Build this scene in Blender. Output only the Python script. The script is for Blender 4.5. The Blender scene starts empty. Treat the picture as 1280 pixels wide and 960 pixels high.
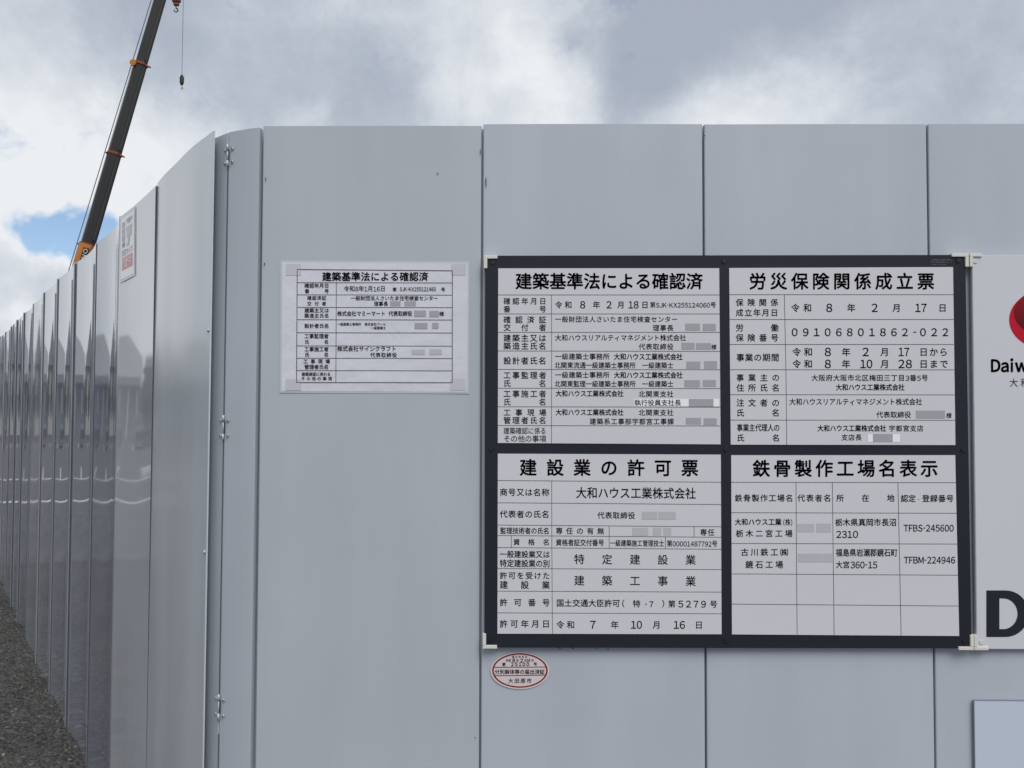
import bpy, bmesh, math, random
import numpy as np
from mathutils import Vector, Matrix, noise
random.seed(7)
S = bpy.context.scene
C = S.collection
R = math.radians

# ------------------------------------------------------------------ camera
FPX = 1123.3                      # focal length in pixels of a 1280 wide frame
PITCH, ROLL, YAW = 0.03452, 0.00286, 0.01131
CAM = Vector((0.591, -2.011, 1.342))
H = 1.997                         # height of the steel panels
_f = Vector((-math.sin(YAW)*math.cos(PITCH), math.cos(YAW)*math.cos(PITCH), math.sin(PITCH)))
_r = Vector((math.cos(YAW), math.sin(YAW), 0))
_u = _r.cross(_f)
RT = _r*math.cos(ROLL) + _u*math.sin(ROLL)
UP = -_r*math.sin(ROLL) + _u*math.cos(ROLL)
cd = bpy.data.cameras.new('camera')
cam = bpy.data.objects.new('camera', cd); C.objects.link(cam)
cam.matrix_world = Matrix(((RT.x, UP.x, -_f.x, CAM.x), (RT.y, UP.y, -_f.y, CAM.y), (RT.z, UP.z, -_f.z, CAM.z), (0, 0, 0, 1)))
cd.sensor_width = 36; cd.lens = FPX/1280*36; cd.clip_start = 0.05; cd.clip_end = 8000
S.camera = cam

def ray(u, v):
    return (_f + RT*((u-640)/FPX) - UP*((v-480)/FPX))
def on_wall(u, v, y=0.0):         # measured point of the photograph -> (x, z) on the vertical plane at depth y
    d = ray(u, v); t = (y-CAM.y)/d.y
    p = CAM + d*t
    return p.x, p.z
def at_depth(u, v, y):
    d = ray(u, v); return CAM + d*((y-CAM.y)/d.y)

# ------------------------------------------------------------------ world, sun, exposure
SUN_EL, SUN_AZ = R(48), R(160)    # azimuth clockwise from +Y: high behind the camera, to the right
w = bpy.data.worlds.new("World"); S.world = w; w.use_nodes = True
nt = w.node_tree; nt.nodes.clear()
def N(t, **k):
    n = nt.nodes.new(t)
    for a, b in k.items(): setattr(n, a, b)
    return n
def L(a, b): nt.links.new(a, b)
def M(op, a, b=None, c=None, clamp=False):
    n = N('ShaderNodeMath', operation=op, use_clamp=clamp)
    for i, x in enumerate((a, b, c)):
        if x is None: continue
        if isinstance(x, (int, float)): n.inputs[i].default_value = x
        else: L(x, n.inputs[i])
    return n.outputs[0]
def VM(op, a, b=None):
    n = N('ShaderNodeVectorMath', operation=op)
    for i, x in enumerate((a, b)):
        if x is None: continue
        if isinstance(x, (tuple, list, Vector)): n.inputs[i].default_value = tuple(x)
        else: L(x, n.inputs[i])
    return n
out = N('ShaderNodeOutputWorld')
sky = N('ShaderNodeTexSky', sky_type='NISHITA', sun_disc=False, sun_elevation=SUN_EL, sun_rotation=SUN_AZ)
sky.air_density = 1.0; sky.dust_density = 0.0; sky.ozone_density = 4.0
bsky = N('ShaderNodeBackground'); bsky.inputs[1].default_value = 0.112; L(sky.outputs[0], bsky.inputs[0])
tc = N('ShaderNodeTexCoord'); D0 = tc.outputs['Generated']
sep = N('ShaderNodeSeparateXYZ'); L(D0, sep.inputs[0])
zz = M('ADD', M('MAXIMUM', sep.outputs[2], 0.0), 0.22)
comb = N('ShaderNodeCombineXYZ')
L(M('DIVIDE', sep.outputs[0], zz), comb.inputs[0]); L(M('DIVIDE', sep.outputs[1], zz), comb.inputs[1])
PL = comb.outputs[0]
def noise_n(vec, scale, detail=6, rough=.55, dist=0.0):
    n = N('ShaderNodeTexNoise'); n.inputs['Scale'].default_value = scale; n.inputs['Detail'].default_value = detail
    n.inputs['Roughness'].default_value = rough; n.inputs['Distortion'].default_value = dist
    L(vec, n.inputs['Vector']); return n
warp = noise_n(D0, 7.0, 5, .6)
wv = VM('SUBTRACT', warp.outputs['Color'], (.5, .5, .5))
sc = N('ShaderNodeVectorMath', operation='SCALE'); L(wv.outputs[0], sc.inputs[0]); sc.inputs['Scale'].default_value = 0.13
DW = VM('NORMALIZE', VM('ADD', D0, sc.outputs[0]).outputs[0]).outputs[0]
def blobs(lst):
    tot = None
    for (u, v, sig, amp) in lst:
        d = ray(u, v).normalized()
        dot = VM('DOT_PRODUCT', DW, d).outputs['Value']
        k = 1/R(sig)**2
        g = M('EXPONENT', M('MULTIPLY_ADD', dot, k, -k))
        tot = M('MULTIPLY', g, amp) if tot is None else M('MULTIPLY_ADD', g, amp, tot)
    return tot
shape = blobs([(140, 30, 3.2, -.42), (215, 60, 2.2, -.2), (290, 130, 2.0, -.24), (420, 100, 3.4, -.26), (345, 60, 3, -.06), (480, 130, 1.8, -.16),
               (900, 45, 4.2, -.50), (1030, 30, 4, -.34), (775, 45, 2.6, -.30), (800, 110, 1.8, -.15), (1255, 95, 3.4, -.32), (1150, 20, 2.5, -.1),
               (30, 335, 2.6, -.16), (5, 300, 1.4, -.08), (90, 360, 1.6, -.08),
               (30, 90, 4, .14), (150, 200, 4.5, .26), (50, 210, 3, .16), (210, 250, 3.5, .22), (555, 35, 1.6, .22), (565, 125, 1.8, .28),
               (670, 45, 2.0, .34), (690, 120, 2.2, .36), (950, 130, 3.0, .46), (870, 150, 2.6, .30), (1020, 140, 2.4, .22),
               (-650, 230, 13, .30), (-1500, 200, 16, .22), (-330, 330, 6, .2), (60, 272, 1.0, .35), (110, 312, 1.0, .40), (15, 262, .9, .3), (1120, 60, 1.8, .14), (40, 395, 1.2, .35)])
n1 = noise_n(PL, 1.5, 8, .58, .3).outputs[0]
n2 = noise_n(D0, 11.0, 9, .65, .25).outputs[0]
nn = M('ADD', M('MULTIPLY_ADD', n1, .80, -.40), M('MULTIPLY_ADD', n2, 1.0, -.50))
val = M('ADD', M('ADD', shape, nn), .52, clamp=True)
ramp = N('ShaderNodeValToRGB'); L(val, ramp.inputs[0])
cr = ramp.color_ramp; cr.interpolation = 'B_SPLINE'
cr.elements[0].position = 0.0; cr.elements[0].color = (.375, .42, .50, 1)
cr.elements[1].position = 1.0; cr.elements[1].color = (.86, .885, .91, 1)
for p, c in ((.35, (.48, .53, .615, 1)), (.6, (.64, .68, .745, 1)), (.8, (.72, .755, .80, 1))):
    e = cr.elements.new(p); e.color = c
bcl = N('ShaderNodeBackground'); L(ramp.outputs[0], bcl.inputs[0]); bcl.inputs[1].default_value = 1.0
hole = blobs([(20, 252, .8, .6), (55, 258, .9, .75), (85, 272, 1.0, .9), (112, 288, 1.0, 1.0), (140, 296, 1.0, .8), (170, 285, 1.2, .5)])
hole = M('ADD', hole, M('MULTIPLY_ADD', noise_n(D0, 17.0, 7, .6, .3).outputs[0], 2.6, -1.3))
mr = N('ShaderNodeMapRange', interpolation_type='SMOOTHSTEP'); L(hole, mr.inputs[0])
mr.inputs[1].default_value = .25; mr.inputs[2].default_value = 1.05; mr.inputs[3].default_value = 0; mr.inputs[4].default_value = .92
mix = N('ShaderNodeMixShader'); L(mr.outputs[0], mix.inputs[0]); L(bcl.outputs[0], mix.inputs[1]); L(bsky.outputs[0], mix.inputs[2])
L(mix.outputs[0], out.inputs[0])
sl = bpy.data.lights.new('sun', 'SUN'); sl.energy = 2.25; sl.angle = R(35); sl.color = (1, .96, .9)
so = bpy.data.objects.new('sun', sl); C.objects.link(so)
sd = Vector((math.sin(SUN_AZ)*math.cos(SUN_EL), math.cos(SUN_AZ)*math.cos(SUN_EL), math.sin(SUN_EL)))
so.rotation_euler = sd.to_track_quat('Z', 'Y').to_euler()
S.view_settings.view_transform = 'Standard'; S.view_settings.look = 'None'
S.view_settings.exposure = 0.0; S.view_settings.gamma = 1.0
S.render.engine = 'CYCLES'

# ------------------------------------------------------------------ materials
def mat(name, col, rough=.5, metal=0.0, spec=.5, coat=0.0, var=0.0, vscale=8.0, bump=0.0, bscale=60.0, stretch=None):
    m = bpy.data.materials.new(name); m.use_nodes = True
    t = m.node_tree; b = t.nodes['Principled BSDF']
    b.inputs['Base Color'].default_value = (*col, 1); b.inputs['Roughness'].default_value = rough
    b.inputs['Metallic'].default_value = metal; b.inputs['Specular IOR Level'].default_value = spec
    b.inputs['Coat Weight'].default_value = coat
    co = t.nodes.new('ShaderNodeTexCoord'); vec = co.outputs['Object']
    if stretch:
        mp = t.nodes.new('ShaderNodeMapping'); mp.inputs['Scale'].default_value = stretch
        t.links.new(vec, mp.inputs[0]); vec = mp.outputs[0]
    if var:
        n = t.nodes.new('ShaderNodeTexNoise'); n.inputs['Scale'].default_value = vscale; n.inputs['Detail'].default_value = 6
        t.links.new(vec, n.inputs['Vector'])
        mx = t.nodes.new('ShaderNodeMix'); mx.data_type = 'RGBA'
        mx.inputs[6].default_value = (*[c*(1-var) for c in col], 1); mx.inputs[7].default_value = (*[min(1, c*(1+var)) for c in col], 1)
        t.links.new(n.outputs[0], mx.inputs[0]); t.links.new(mx.outputs[2], b.inputs['Base Color'])
    if bump:
        n = t.nodes.new('ShaderNodeTexNoise'); n.inputs['Scale'].default_value = bscale; n.inputs['Detail'].default_value = 4
        t.links.new(vec, n.inputs['Vector'])
        bp = t.nodes.new('ShaderNodeBump'); bp.inputs['Strength'].default_value = bump; bp.inputs['Distance'].default_value = .01
        t.links.new(n.outputs[0], bp.inputs['Height']); t.links.new(bp.outputs[0], b.inputs['Normal'])
    return m

def steel(name, col, rough, wave=0.0, metal=0.0, spec=.5):
    """painted flat steel sheet: faint dirt streaks, fine specks and scratches, slow oil-can waviness"""
    m = bpy.data.materials.new(name); m.use_nodes = True
    t = m.node_tree; b = t.nodes['Principled BSDF']; nd = t.nodes.new; lk = t.links.new
    co = nd('ShaderNodeTexCoord')
    mp = nd('ShaderNodeMapping'); mp.inputs['Scale'].default_value = (5, 5, .9); lk(co.outputs['Object'], mp.inputs[0])
    a = nd('ShaderNodeTexNoise'); a.inputs['Scale'].default_value = 1.6; a.inputs['Detail'].default_value = 7; lk(mp.outputs[0], a.inputs['Vector'])
    c2 = nd('ShaderNodeTexNoise'); c2.inputs['Scale'].default_value = 2.3; c2.inputs['Detail'].default_value = 5; lk(co.outputs['Object'], c2.inputs['Vector'])
    ad = nd('ShaderNodeMath'); ad.operation = 'ADD'; lk(a.outputs[0], ad.inputs[0]); lk(c2.outputs[0], ad.inputs[1])
    r = nd('ShaderNodeMapRange'); lk(ad.outputs[0], r.inputs[0]); r.inputs[1].default_value = .6; r.inputs[2].default_value = 1.4
    mx = nd('ShaderNodeMix'); mx.data_type = 'RGBA'
    mx.inputs[6].default_value = (*[x*.93 for x in col], 1); mx.inputs[7].default_value = (*[x*1.05 for x in col], 1)
    lk(r.outputs[0], mx.inputs[0])
    # sparse dark specks, a few millimetres
    sp = nd('ShaderNodeTexNoise'); sp.inputs['Scale'].default_value = 95; sp.inputs['Detail'].default_value = 2
    mp2 = nd('ShaderNodeMapping'); mp2.inputs['Scale'].default_value = (1, 1, .55); lk(co.outputs['Object'], mp2.inputs[0]); lk(mp2.outputs[0], sp.inputs['Vector'])
    r2 = nd('ShaderNodeMapRange'); lk(sp.outputs[0], r2.inputs[0]); r2.inputs[1].default_value = .755; r2.inputs[2].default_value = .79
    r2.inputs[3].default_value = 0; r2.inputs[4].default_value = .12
    mx2 = nd('ShaderNodeMix'); mx2.data_type = 'RGBA'; lk(r2.outputs[0], mx2.inputs[0]); lk(mx.outputs[2], mx2.inputs[6]); mx2.inputs[7].default_value = (.09, .10, .11, 1)
    lk(mx2.outputs[2], b.inputs['Base Color'])
    rr = nd('ShaderNodeMapRange'); lk(a.outputs[0], rr.inputs[0]); rr.inputs[1].default_value = .3; rr.inputs[2].default_value = .7
    rr.inputs[3].default_value = rough*.85; rr.inputs[4].default_value = rough*1.2; lk(rr.outputs[0], b.inputs['Roughness'])
    b.inputs['Specular IOR Level'].default_value = spec; b.inputs['Metallic'].default_value = metal
    if wave:
        wn = nd('ShaderNodeTexNoise'); wn.inputs['Scale'].default_value = 3.0; wn.inputs['Detail'].default_value = 2
        mp3 = nd('ShaderNodeMapping'); mp3.inputs['Scale'].default_value = (1, 1, .5); lk(co.outputs['Object'], mp3.inputs[0]); lk(mp3.outputs[0], wn.inputs['Vector'])
        bp = nd('ShaderNodeBump'); bp.inputs['Strength'].default_value = 1; bp.inputs['Distance'].default_value = wave
        lk(wn.outputs[0], bp.inputs['Height']); lk(bp.outputs[0], b.inputs['Normal'])
    return m
STEEL = (.432, .468, .530)
M_front = steel('front_painted_steel', STEEL, .32, .001)
M_front0 = steel('front_painted_steel_darker', (.405, .445, .493), .32, .001)  # slightly darker base colour for the first front panel
M_side0 = steel('side_dull_steel', (.55, .585, .63), .17, .0012, metal=.12, spec=.5)
M_side1 = steel('side_glossy_steel_pale', (.54, .56, .60), .055, .0006, metal=.22, spec=.55)
M_side = steel('side_glossy_steel', (.40, .43, .49), .045, .0006, metal=.45, spec=.6)
M_sideb = steel('side_glossy_steel_worn', (.42, .445, .49), .09, .0009, metal=.36, spec=.6)
M_sidec = steel('side_glossy_steel_grey', (.35, .38, .44), .06, .0007, metal=.48, spec=.6)
M_cover = steel('corner_cover_steel', (.40, .44, .49), .38)
M_frame = mat('charcoal_board', (.016, .020, .028), .45, spec=.22, var=.12, vscale=5)
M_sheet = mat('white_print_sheet', (.58, .58, .622), .40, spec=.35, var=.035, vscale=2.2)
M_board = mat('white_sign_board', (.56, .575, .62), .42, spec=.35, var=.035, vscale=2.2)
M_ink = mat('black_ink', (.012, .012, .016), .5, spec=.3)
M_rule = mat('grey_rule_ink', (.05, .05, .06), .5, spec=.3)
M_patch = mat('grey_patch', (.33, .33, .36), .6, var=.06, vscale=120)
M_patchl = mat('pale_grey_patch', (.44, .44, .47), .6, var=.05, vscale=120)
M_tape = mat('white_label_tape', (.78, .80, .83), .5)
M_plastic = mat('cream_plastic', (.63, .62, .57), .4, var=.05, vscale=30)
M_paper = mat('laminated_paper', (.60, .615, .68), .16, spec=.6, var=.04, vscale=14, bump=.45, bscale=11)
M_film = mat('clear_film_edge', (.50, .53, .57), .12, spec=.6)
M_tapegrey = mat('grey_tape_square', (.50, .50, .56), .3)
M_screw = mat('galvanised_screw', (.46, .48, .51), .45, metal=.2, var=.3, vscale=300)
M_dark = mat('dark_gap_steel', (.03, .033, .038), .6)
M_gapshade = mat('painted_gap_shade', (.07, .075, .085), .6, var=.5, vscale=12)  # dark colour painting the shade in the lap gaps and hinge gap
M_screwdark = mat('black_screw', (.008, .009, .020), .4)
M_red = mat('red_ring_ink', (.20, .008, .016), .55, spec=.2)
M_logo = mat('logo_red', (.46, .004, .022), .55, spec=.2)
M_pipe = mat('galvanised_pipe', (.42, .43, .44), .45, metal=.6, var=.2)

# ------------------------------------------------------------------ object helpers
def link(name, me, m=None, parent=None, loc=None):
    o = bpy.data.objects.new(name, me); C.objects.link(o)
    if m is not None and me is not None and len(me.materials) == 0: me.materials.append(m)
    if parent is not None: o.parent = parent
    if loc is not None: o.location = loc
    return o
def thing(name, label, cat, loc=(0, 0, 0), rz=0, group=None):
    o = bpy.data.objects.new(name, None); C.objects.link(o); o.empty_display_size = .2
    o.location = loc; o.rotation_euler = (0, 0, rz); o['label'] = label; o['category'] = cat
    if group: o['group'] = group
    return o
def mesh(name, verts, faces, smooth=False):
    me = bpy.data.meshes.new(name); me.from_pydata([tuple(v) for v in verts], [], faces)
    if smooth: me.polygons.foreach_set('use_smooth', [True]*len(me.polygons))
    me.update(); return me
def bm_mesh(bm, name, smooth=False):
    me = bpy.data.meshes.new(name); bmesh.ops.recalc_face_normals(bm, faces=bm.faces); bm.to_mesh(me); bm.free()
    if smooth: me.polygons.foreach_set('use_smooth', [True]*len(me.polygons))
    return me
def box(bm, x0, x1, y0, y1, z0, z1, mtx=None, bevel=0):
    vs = [bm.verts.new((x, y, z)) for x in (x0, x1) for y in (y0, y1) for z in (z0, z1)]
    fs = [bm.faces.new([vs[i] for i in f]) for f in ((0, 1, 3, 2), (4, 6, 7, 5), (0, 4, 5, 1), (2, 3, 7, 6), (0, 2, 6, 4), (1, 5, 7, 3))]
    if bevel:
        es = list({e for f in fs for e in f.edges})
        r = bmesh.ops.bevel(bm, geom=es, offset=bevel, segments=2, affect='EDGES', profile=.5)
        vs = list({v for f in r['faces'] for v in f.verts} | {v for v in vs if v.is_valid})
    if mtx: bmesh.ops.transform(bm, matrix=mtx, verts=vs)
    return vs
def tube(bm, p, q, r0, r1=None, n=10, cap=True):
    p, q = Vector(p), Vector(q); r1 = r0 if r1 is None else r1
    z = (q-p).normalized(); x = z.orthogonal().normalized(); y = z.cross(x)
    a = [bm.verts.new(p+(x*math.cos(2*math.pi*i/n)+y*math.sin(2*math.pi*i/n))*r0) for i in range(n)]
    b = [bm.verts.new(q+(x*math.cos(2*math.pi*i/n)+y*math.sin(2*math.pi*i/n))*r1) for i in range(n)]
    for i in range(n): bm.faces.new((a[i], a[(i+1) % n], b[(i+1) % n], b[i]))
    if cap: bm.faces.new(a[::-1]); bm.faces.new(b)
def quad_slab(name, quad, yb, yf, m, parent, bevel=0):
    """quad: four (u, v) photo points TL TR BR BL read on the plane y=yf; slab between yb (back) and yf (front)"""
    P = [on_wall(u, v, yf) for u, v in quad]
    bm = bmesh.new()
    f = [bm.verts.new((x, yf, z)) for x, z in P]; b = [bm.verts.new((x, yb, z)) for x, z in P]
    bm.faces.new(f); bm.faces.new(b[::-1])
    for i in range(4): bm.faces.new((f[i], b[i], b[(i+1) % 4], f[(i+1) % 4]))
    if bevel: bmesh.ops.bevel(bm, geom=list(bm.edges), offset=bevel, segments=2, affect='EDGES')
    return link(name, bm_mesh(bm, name), m, parent)

# ------------------------------------------------------------------ lettering
_gl = {}
def glyph(ch, wt):
    k = ch
    if k not in _gl:
        c = bpy.data.curves.new('glyph', 'FONT'); c.body = chr(ord(ch)+0xFEE0) if 0x21 <= ord(ch) <= 0x7e else ch; c.resolution_u = 3; c.fill_mode = 'FRONT'
        o = bpy.data.objects.new('glyph', c); C.objects.link(o); bpy.context.view_layer.update()
        dg = bpy.context.evaluated_depsgraph_get(); m = o.evaluated_get(dg).to_mesh()
        v = np.array([x.co[:2] for x in m.vertices]) if len(m.vertices) else np.zeros((0, 2))
        f = [tuple(p.vertices) for p in m.polygons]
        _gl[k] = (v, f)
        bpy.data.objects.remove(o); bpy.data.curves.remove(c)
    return _gl[k]
class Ink:
    """collects flat print lying on the plane y"""
    def __init__(s, y, ox=0, oy=0, k=1.0, slope=0.0, ux=0): s.V = []; s.F = []; s.y = y; s.set(ox, oy, k, slope, ux)
    def set(s, ox, oy, k, slope=0.0, ux=0): s.ox, s.oy, s.k, s.sl, s.ux = ox, oy, k, slope, ux
    def uv(s, a, b):
        return s.ox+a/s.k, s.oy+(b+s.sl*(a-s.ux))/s.k
    def bold(s, pts, faces, e):
        """print a glyph with strokes thickened by e (photo units): over-printed copies on a small ring"""
        if e <= 0: s.add(pts, faces); return
        for i in range(6):
            dx, dy = math.cos(i*math.pi/3+.5)*e, math.sin(i*math.pi/3+.5)*e
            s.add([(a+dx, b+dy) for a, b in pts], faces)
    def add(s, pts, faces):
        n = len(s.V)
        for a, b in pts:
            x, z = on_wall(*s.uv(a, b), s.y); s.V.append((x, s.y, z))
        s.F += [tuple(n+i for i in f) for f in faces]
    def rect(s, a0, b0, a1, b1): s.add([(a0, b0), (a1, b0), (a1, b1), (a0, b1)], [(0, 3, 2, 1)])
    def line(s, a0, b0, a1, b1, w):
        dx, dy = a1-a0, b1-b0; l = math.hypot(dx, dy); nx, ny = -dy/l*w/2, dx/l*w/2
        s.add([(a0+nx, b0+ny), (a1+nx, b1+ny), (a1-nx, b1-ny), (a0-nx, b0-ny)], [(0, 1, 2, 3)])
    def text(s, t, a0, a1, b0, b1, wt=.013):
        """ink of string t fills the box a0..a1, b0..b1 (ideographs set on an even grid)"""
        items = []; x = 0
        for ch in t:
            full = ord(ch) > 0x2fff or ch in '㈱'
            if ch == '\u3000': x += 1.0; continue
            if ch == ' ': x += .5; continue
            v, f = glyph(ch, wt)
            if ch == '-': v = np.column_stack((v[:, 0]*.36, v[:, 1]))
            if full: items.append((v, f, x, x+1.0, 0)); x += 1.0
            else:
                wd = (v[:, 0].max()-v[:, 0].min()) if len(v) else .3
                adv = max(wd, .30)+.08
                items.append((v, f, x, x+adv, 1)); x += adv
        if not items: return
        em = (b1-b0)/.92 if any(i[4] == 0 for i in items) else (b1-b0)/.72
        allf = all(i[4] == 1 for i in items)
        n = len(items); tot = items[-1][3]-items[0][2]
        W = a1-a0
        if n > 1:
            # ink width of a glyph about .92 em: spread the cells so that first and last ink touch the box
            pad = 0 if allf else .04
            last_w = items[-1][3]-items[-1][2]
            natural = tot*em-2*pad*em
            if natural > W: sx, gap = W/natural, 0
            else: sx, gap = 1, (W-natural)/(items[-1][2]-items[0][2])/em
        else: sx, gap, pad = 1, 0, 0
        for v, f, c0, c1, half in items:
            if not len(v): continue
            start = (c0-items[0][2])*(1+gap)
            if n == 1:
                ctr = (a0+a1)/2
            else: ctr = a0-pad*em*sx+(start+(c1-c0)/2)*em*sx
            if half:
                mid = (v[:, 0].max()+v[:, 0].min())/2
                base = (b1-.04*em) if not allf else b1
                es = em*.98
                pts = [(ctr+(p[0]-mid)*es*sx, base-p[1]*es) for p in v]
            else:
                pts = [(ctr+(p[0]-.5)*em*sx, (b0+b1)/2-(p[1]-.38)*em) for p in v]
            s.bold(pts, f, wt*em)
    def build(s, name, m, parent):
        if not s.V: return
        if name in ('name_patch', 'label_tape'):
            for i in range(0, len(s.V), 4): o = link(name, mesh(name, s.V[i:i+4], [(0, 3, 2, 1)]), m, parent)
            return o
        o = link(name, mesh(name, s.V, s.F), m, parent)
        if name in ('lettering', 'title_lettering', 'ruled_lines', 'fine_print'): o['kind'] = 'stuff'
        return o

# ------------------------------------------------------------------ ground
def asphalt_mat(name, col, fleck, scale, bump):
    m = bpy.data.materials.new(name); m.use_nodes = True
    t = m.node_tree; b = t.nodes['Principled BSDF']; nd = t.nodes.new; lk = t.links.new
    co = nd('ShaderNodeTexCoord')
    v = nd('ShaderNodeTexVoronoi'); v.inputs['Scale'].default_value = scale; lk(co.outputs['Object'], v.inputs['Vector'])
    n = nd('ShaderNodeTexNoise'); n.inputs['Scale'].default_value = 1.3; n.inputs['Detail'].default_value = 8; lk(co.outputs['Object'], n.inputs['Vector'])
    s = nd('ShaderNodeSeparateColor'); lk(v.outputs['Color'], s.inputs[0])
    r = nd('ShaderNodeValToRGB'); lk(s.outputs[0], r.inputs[0])
    e = r.color_ramp.elements; e[0].color = (*[c*.55 for c in col], 1); e[1].color = (*fleck, 1); e[1].position = 1
    x = e.new(.70); x.color = (*[c*1.35 for c in col], 1)
    x = e.new(.96); x.color = (*[c*1.9 for c in col], 1)
    mx = nd('ShaderNodeMix'); mx.data_type = 'RGBA'; mx.blend_type = 'MULTIPLY'; mx.inputs[0].default_value = 1
    r3 = nd('ShaderNodeMapRange'); lk(n.outputs[0], r3.inputs[0]); r3.inputs[1].default_value = .3; r3.inputs[2].default_value = .7
    r3.inputs[3].default_value = .7; r3.inputs[4].default_value = 1.25
    lk(r.outputs[0], mx.inputs[6]); lk(r3.outputs[0], mx.inputs[7]); lk(mx.outputs[2], b.inputs['Base Color'])
    b.inputs['Roughness'].default_value = .85; b.inputs['Specular IOR Level'].default_value = .3
    bp = nd('ShaderNodeBump'); bp.inputs['Strength'].default_value = bump; bp.inputs['Distance'].default_value = .006
    lk(v.outputs['Distance'], bp.inputs['Height']); bp.invert = True; lk(bp.outputs[0], b.inputs['Normal'])
    return m
M_asph = asphalt_mat('lot_asphalt', (.076, .075, .076), (.20, .20, .19), 70, .5)
M_rough = asphalt_mat('coarse_asphalt', (.062, .060, .057), (.20, .19, .17), 85, .8)
g = link('ground', mesh('ground', [(-2500, -2500, 0), (2500, -2500, 0), (2500, 2500, 0), (-2500, 2500, 0)], [(0, 1, 2, 3)]), M_asph)
g['kind'] = 'structure'

# plan of the side run of fence, read off its top edge (metres)
FD = Vector((-.565, .825, 0)).normalized()     # general direction of the side run
FN = Vector((-FD.y, FD.x, 0))                   # points to the open side (where the camera stands)
def side_pt(s, t): return Vector((-.127, .047, 0)) + FD*s + FN*t
# coarse open-textured asphalt apron beside the side fence: real relief
def apron():
    ds = .0095; ns, ntt = int(6.2/ds), int(1.75/ds)
    rs = np.random.RandomState(3)
    s = np.linspace(.9, 7.1, ns); t = np.linspace(-.10, 1.65, ntt)
    SS, TT = np.meshgrid(s, t, indexing='ij')
    SS = SS+rs.uniform(-.4, .4, SS.shape)*ds; TT = TT+rs.uniform(-.4, .4, TT.shape)*ds
    hgt = rs.uniform(0, 1, SS.shape)**1.5*.011
    low = np.zeros(SS.shape)
    for k in range(14):
        a, b, c = rs.uniform(-9, 9), rs.uniform(-9, 9), rs.uniform(0, 6.28)
        low += np.sin(SS*a+TT*b+c)*.0012
    fade = np.clip(np.minimum.reduce([(SS-.9)/.3, (7.1-SS)/.3, (1.65-TT)/.3, np.ones(SS.shape)]), 0, 1)
    Z = .005*fade+(hgt+low)*fade - .004*(1-fade)
    X = -.127+FD.x*SS+FN.x*TT; Y = .047+FD.y*SS+FN.y*TT
    V = np.stack([X, Y, Z], -1).reshape(-1, 3)
    I = np.arange(ns*ntt).reshape(ns, ntt)
    F = np.stack([I[:-1, :-1], I[:-1, 1:], I[1:, 1:], I[1:, :-1]], -1).reshape(-1, 4)
    me = bpy.data.meshes.new('asphalt_apron'); me.vertices.add(len(V)); me.vertices.foreach_set('co', V.ravel())
    me.loops.add(F.size); me.loops.foreach_set('vertex_index', F.ravel()); me.polygons.add(len(F))
    me.polygons.foreach_set('loop_start', np.arange(0, F.size, 4)); me.polygons.foreach_set('loop_total', np.full(len(F), 4))
    me.update(calc_edges=True)
    if me.polygons[0].normal.z < 0: me.flip_normals()
    o = link('asphalt_apron', me, M_rough); o['kind'] = 'structure'
apron()
def pebbles():
    rs = random.Random(5); V = []; F = []
    base = [(1, 0, 0), (-1, 0, 0), (0, 1, 0), (0, -1, 0), (0, 0, 1), (0, 0, -1)]
    tri = [(0, 2, 4), (2, 1, 4), (1, 3, 4), (3, 0, 4), (2, 0, 5), (1, 2, 5), (3, 1, 5), (0, 3, 5)]
    for i in range(5200):
        p = side_pt(rs.uniform(1.2, 6.8), rs.uniform(0, 1)**1.5*1.4)
        r = rs.uniform(.003, .0075) if rs.random() < .96 else rs.uniform(.008, .013)
        a = rs.uniform(0, 6.3); n = len(V)
        for b in base:
            q = Vector(b); q = Vector((q.x*rs.uniform(.7, 1.3), q.y*rs.uniform(.6, 1), q.z*rs.uniform(.5, .8)))
            x = q.x*math.cos(a)-q.y*math.sin(a); y = q.x*math.sin(a)+q.y*math.cos(a)
            V.append((p.x+x*r, p.y+y*r, .010+q.z*r))
        F += [tuple(n+k for k in t) for t in tri]
    me = mesh('gravel', V, F)
    me.materials.append(mat('loose_dark_gravel', (.075, .072, .068), .8)); me.materials.append(mat('loose_pale_gravel', (.26, .24, .20), .8))
    idx = []
    for i in range(5200):
        k = 1 if rs.random() < .02 else 0
        idx += [k]*8
    me.polygons.foreach_set('material_index', idx)
    o = link('gravel', me); o['kind'] = 'stuff'; o['label'] = 'loose dark grit and small stones on the coarse asphalt beside the side fence'; o['category'] = 'gravel'
pebbles()

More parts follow.
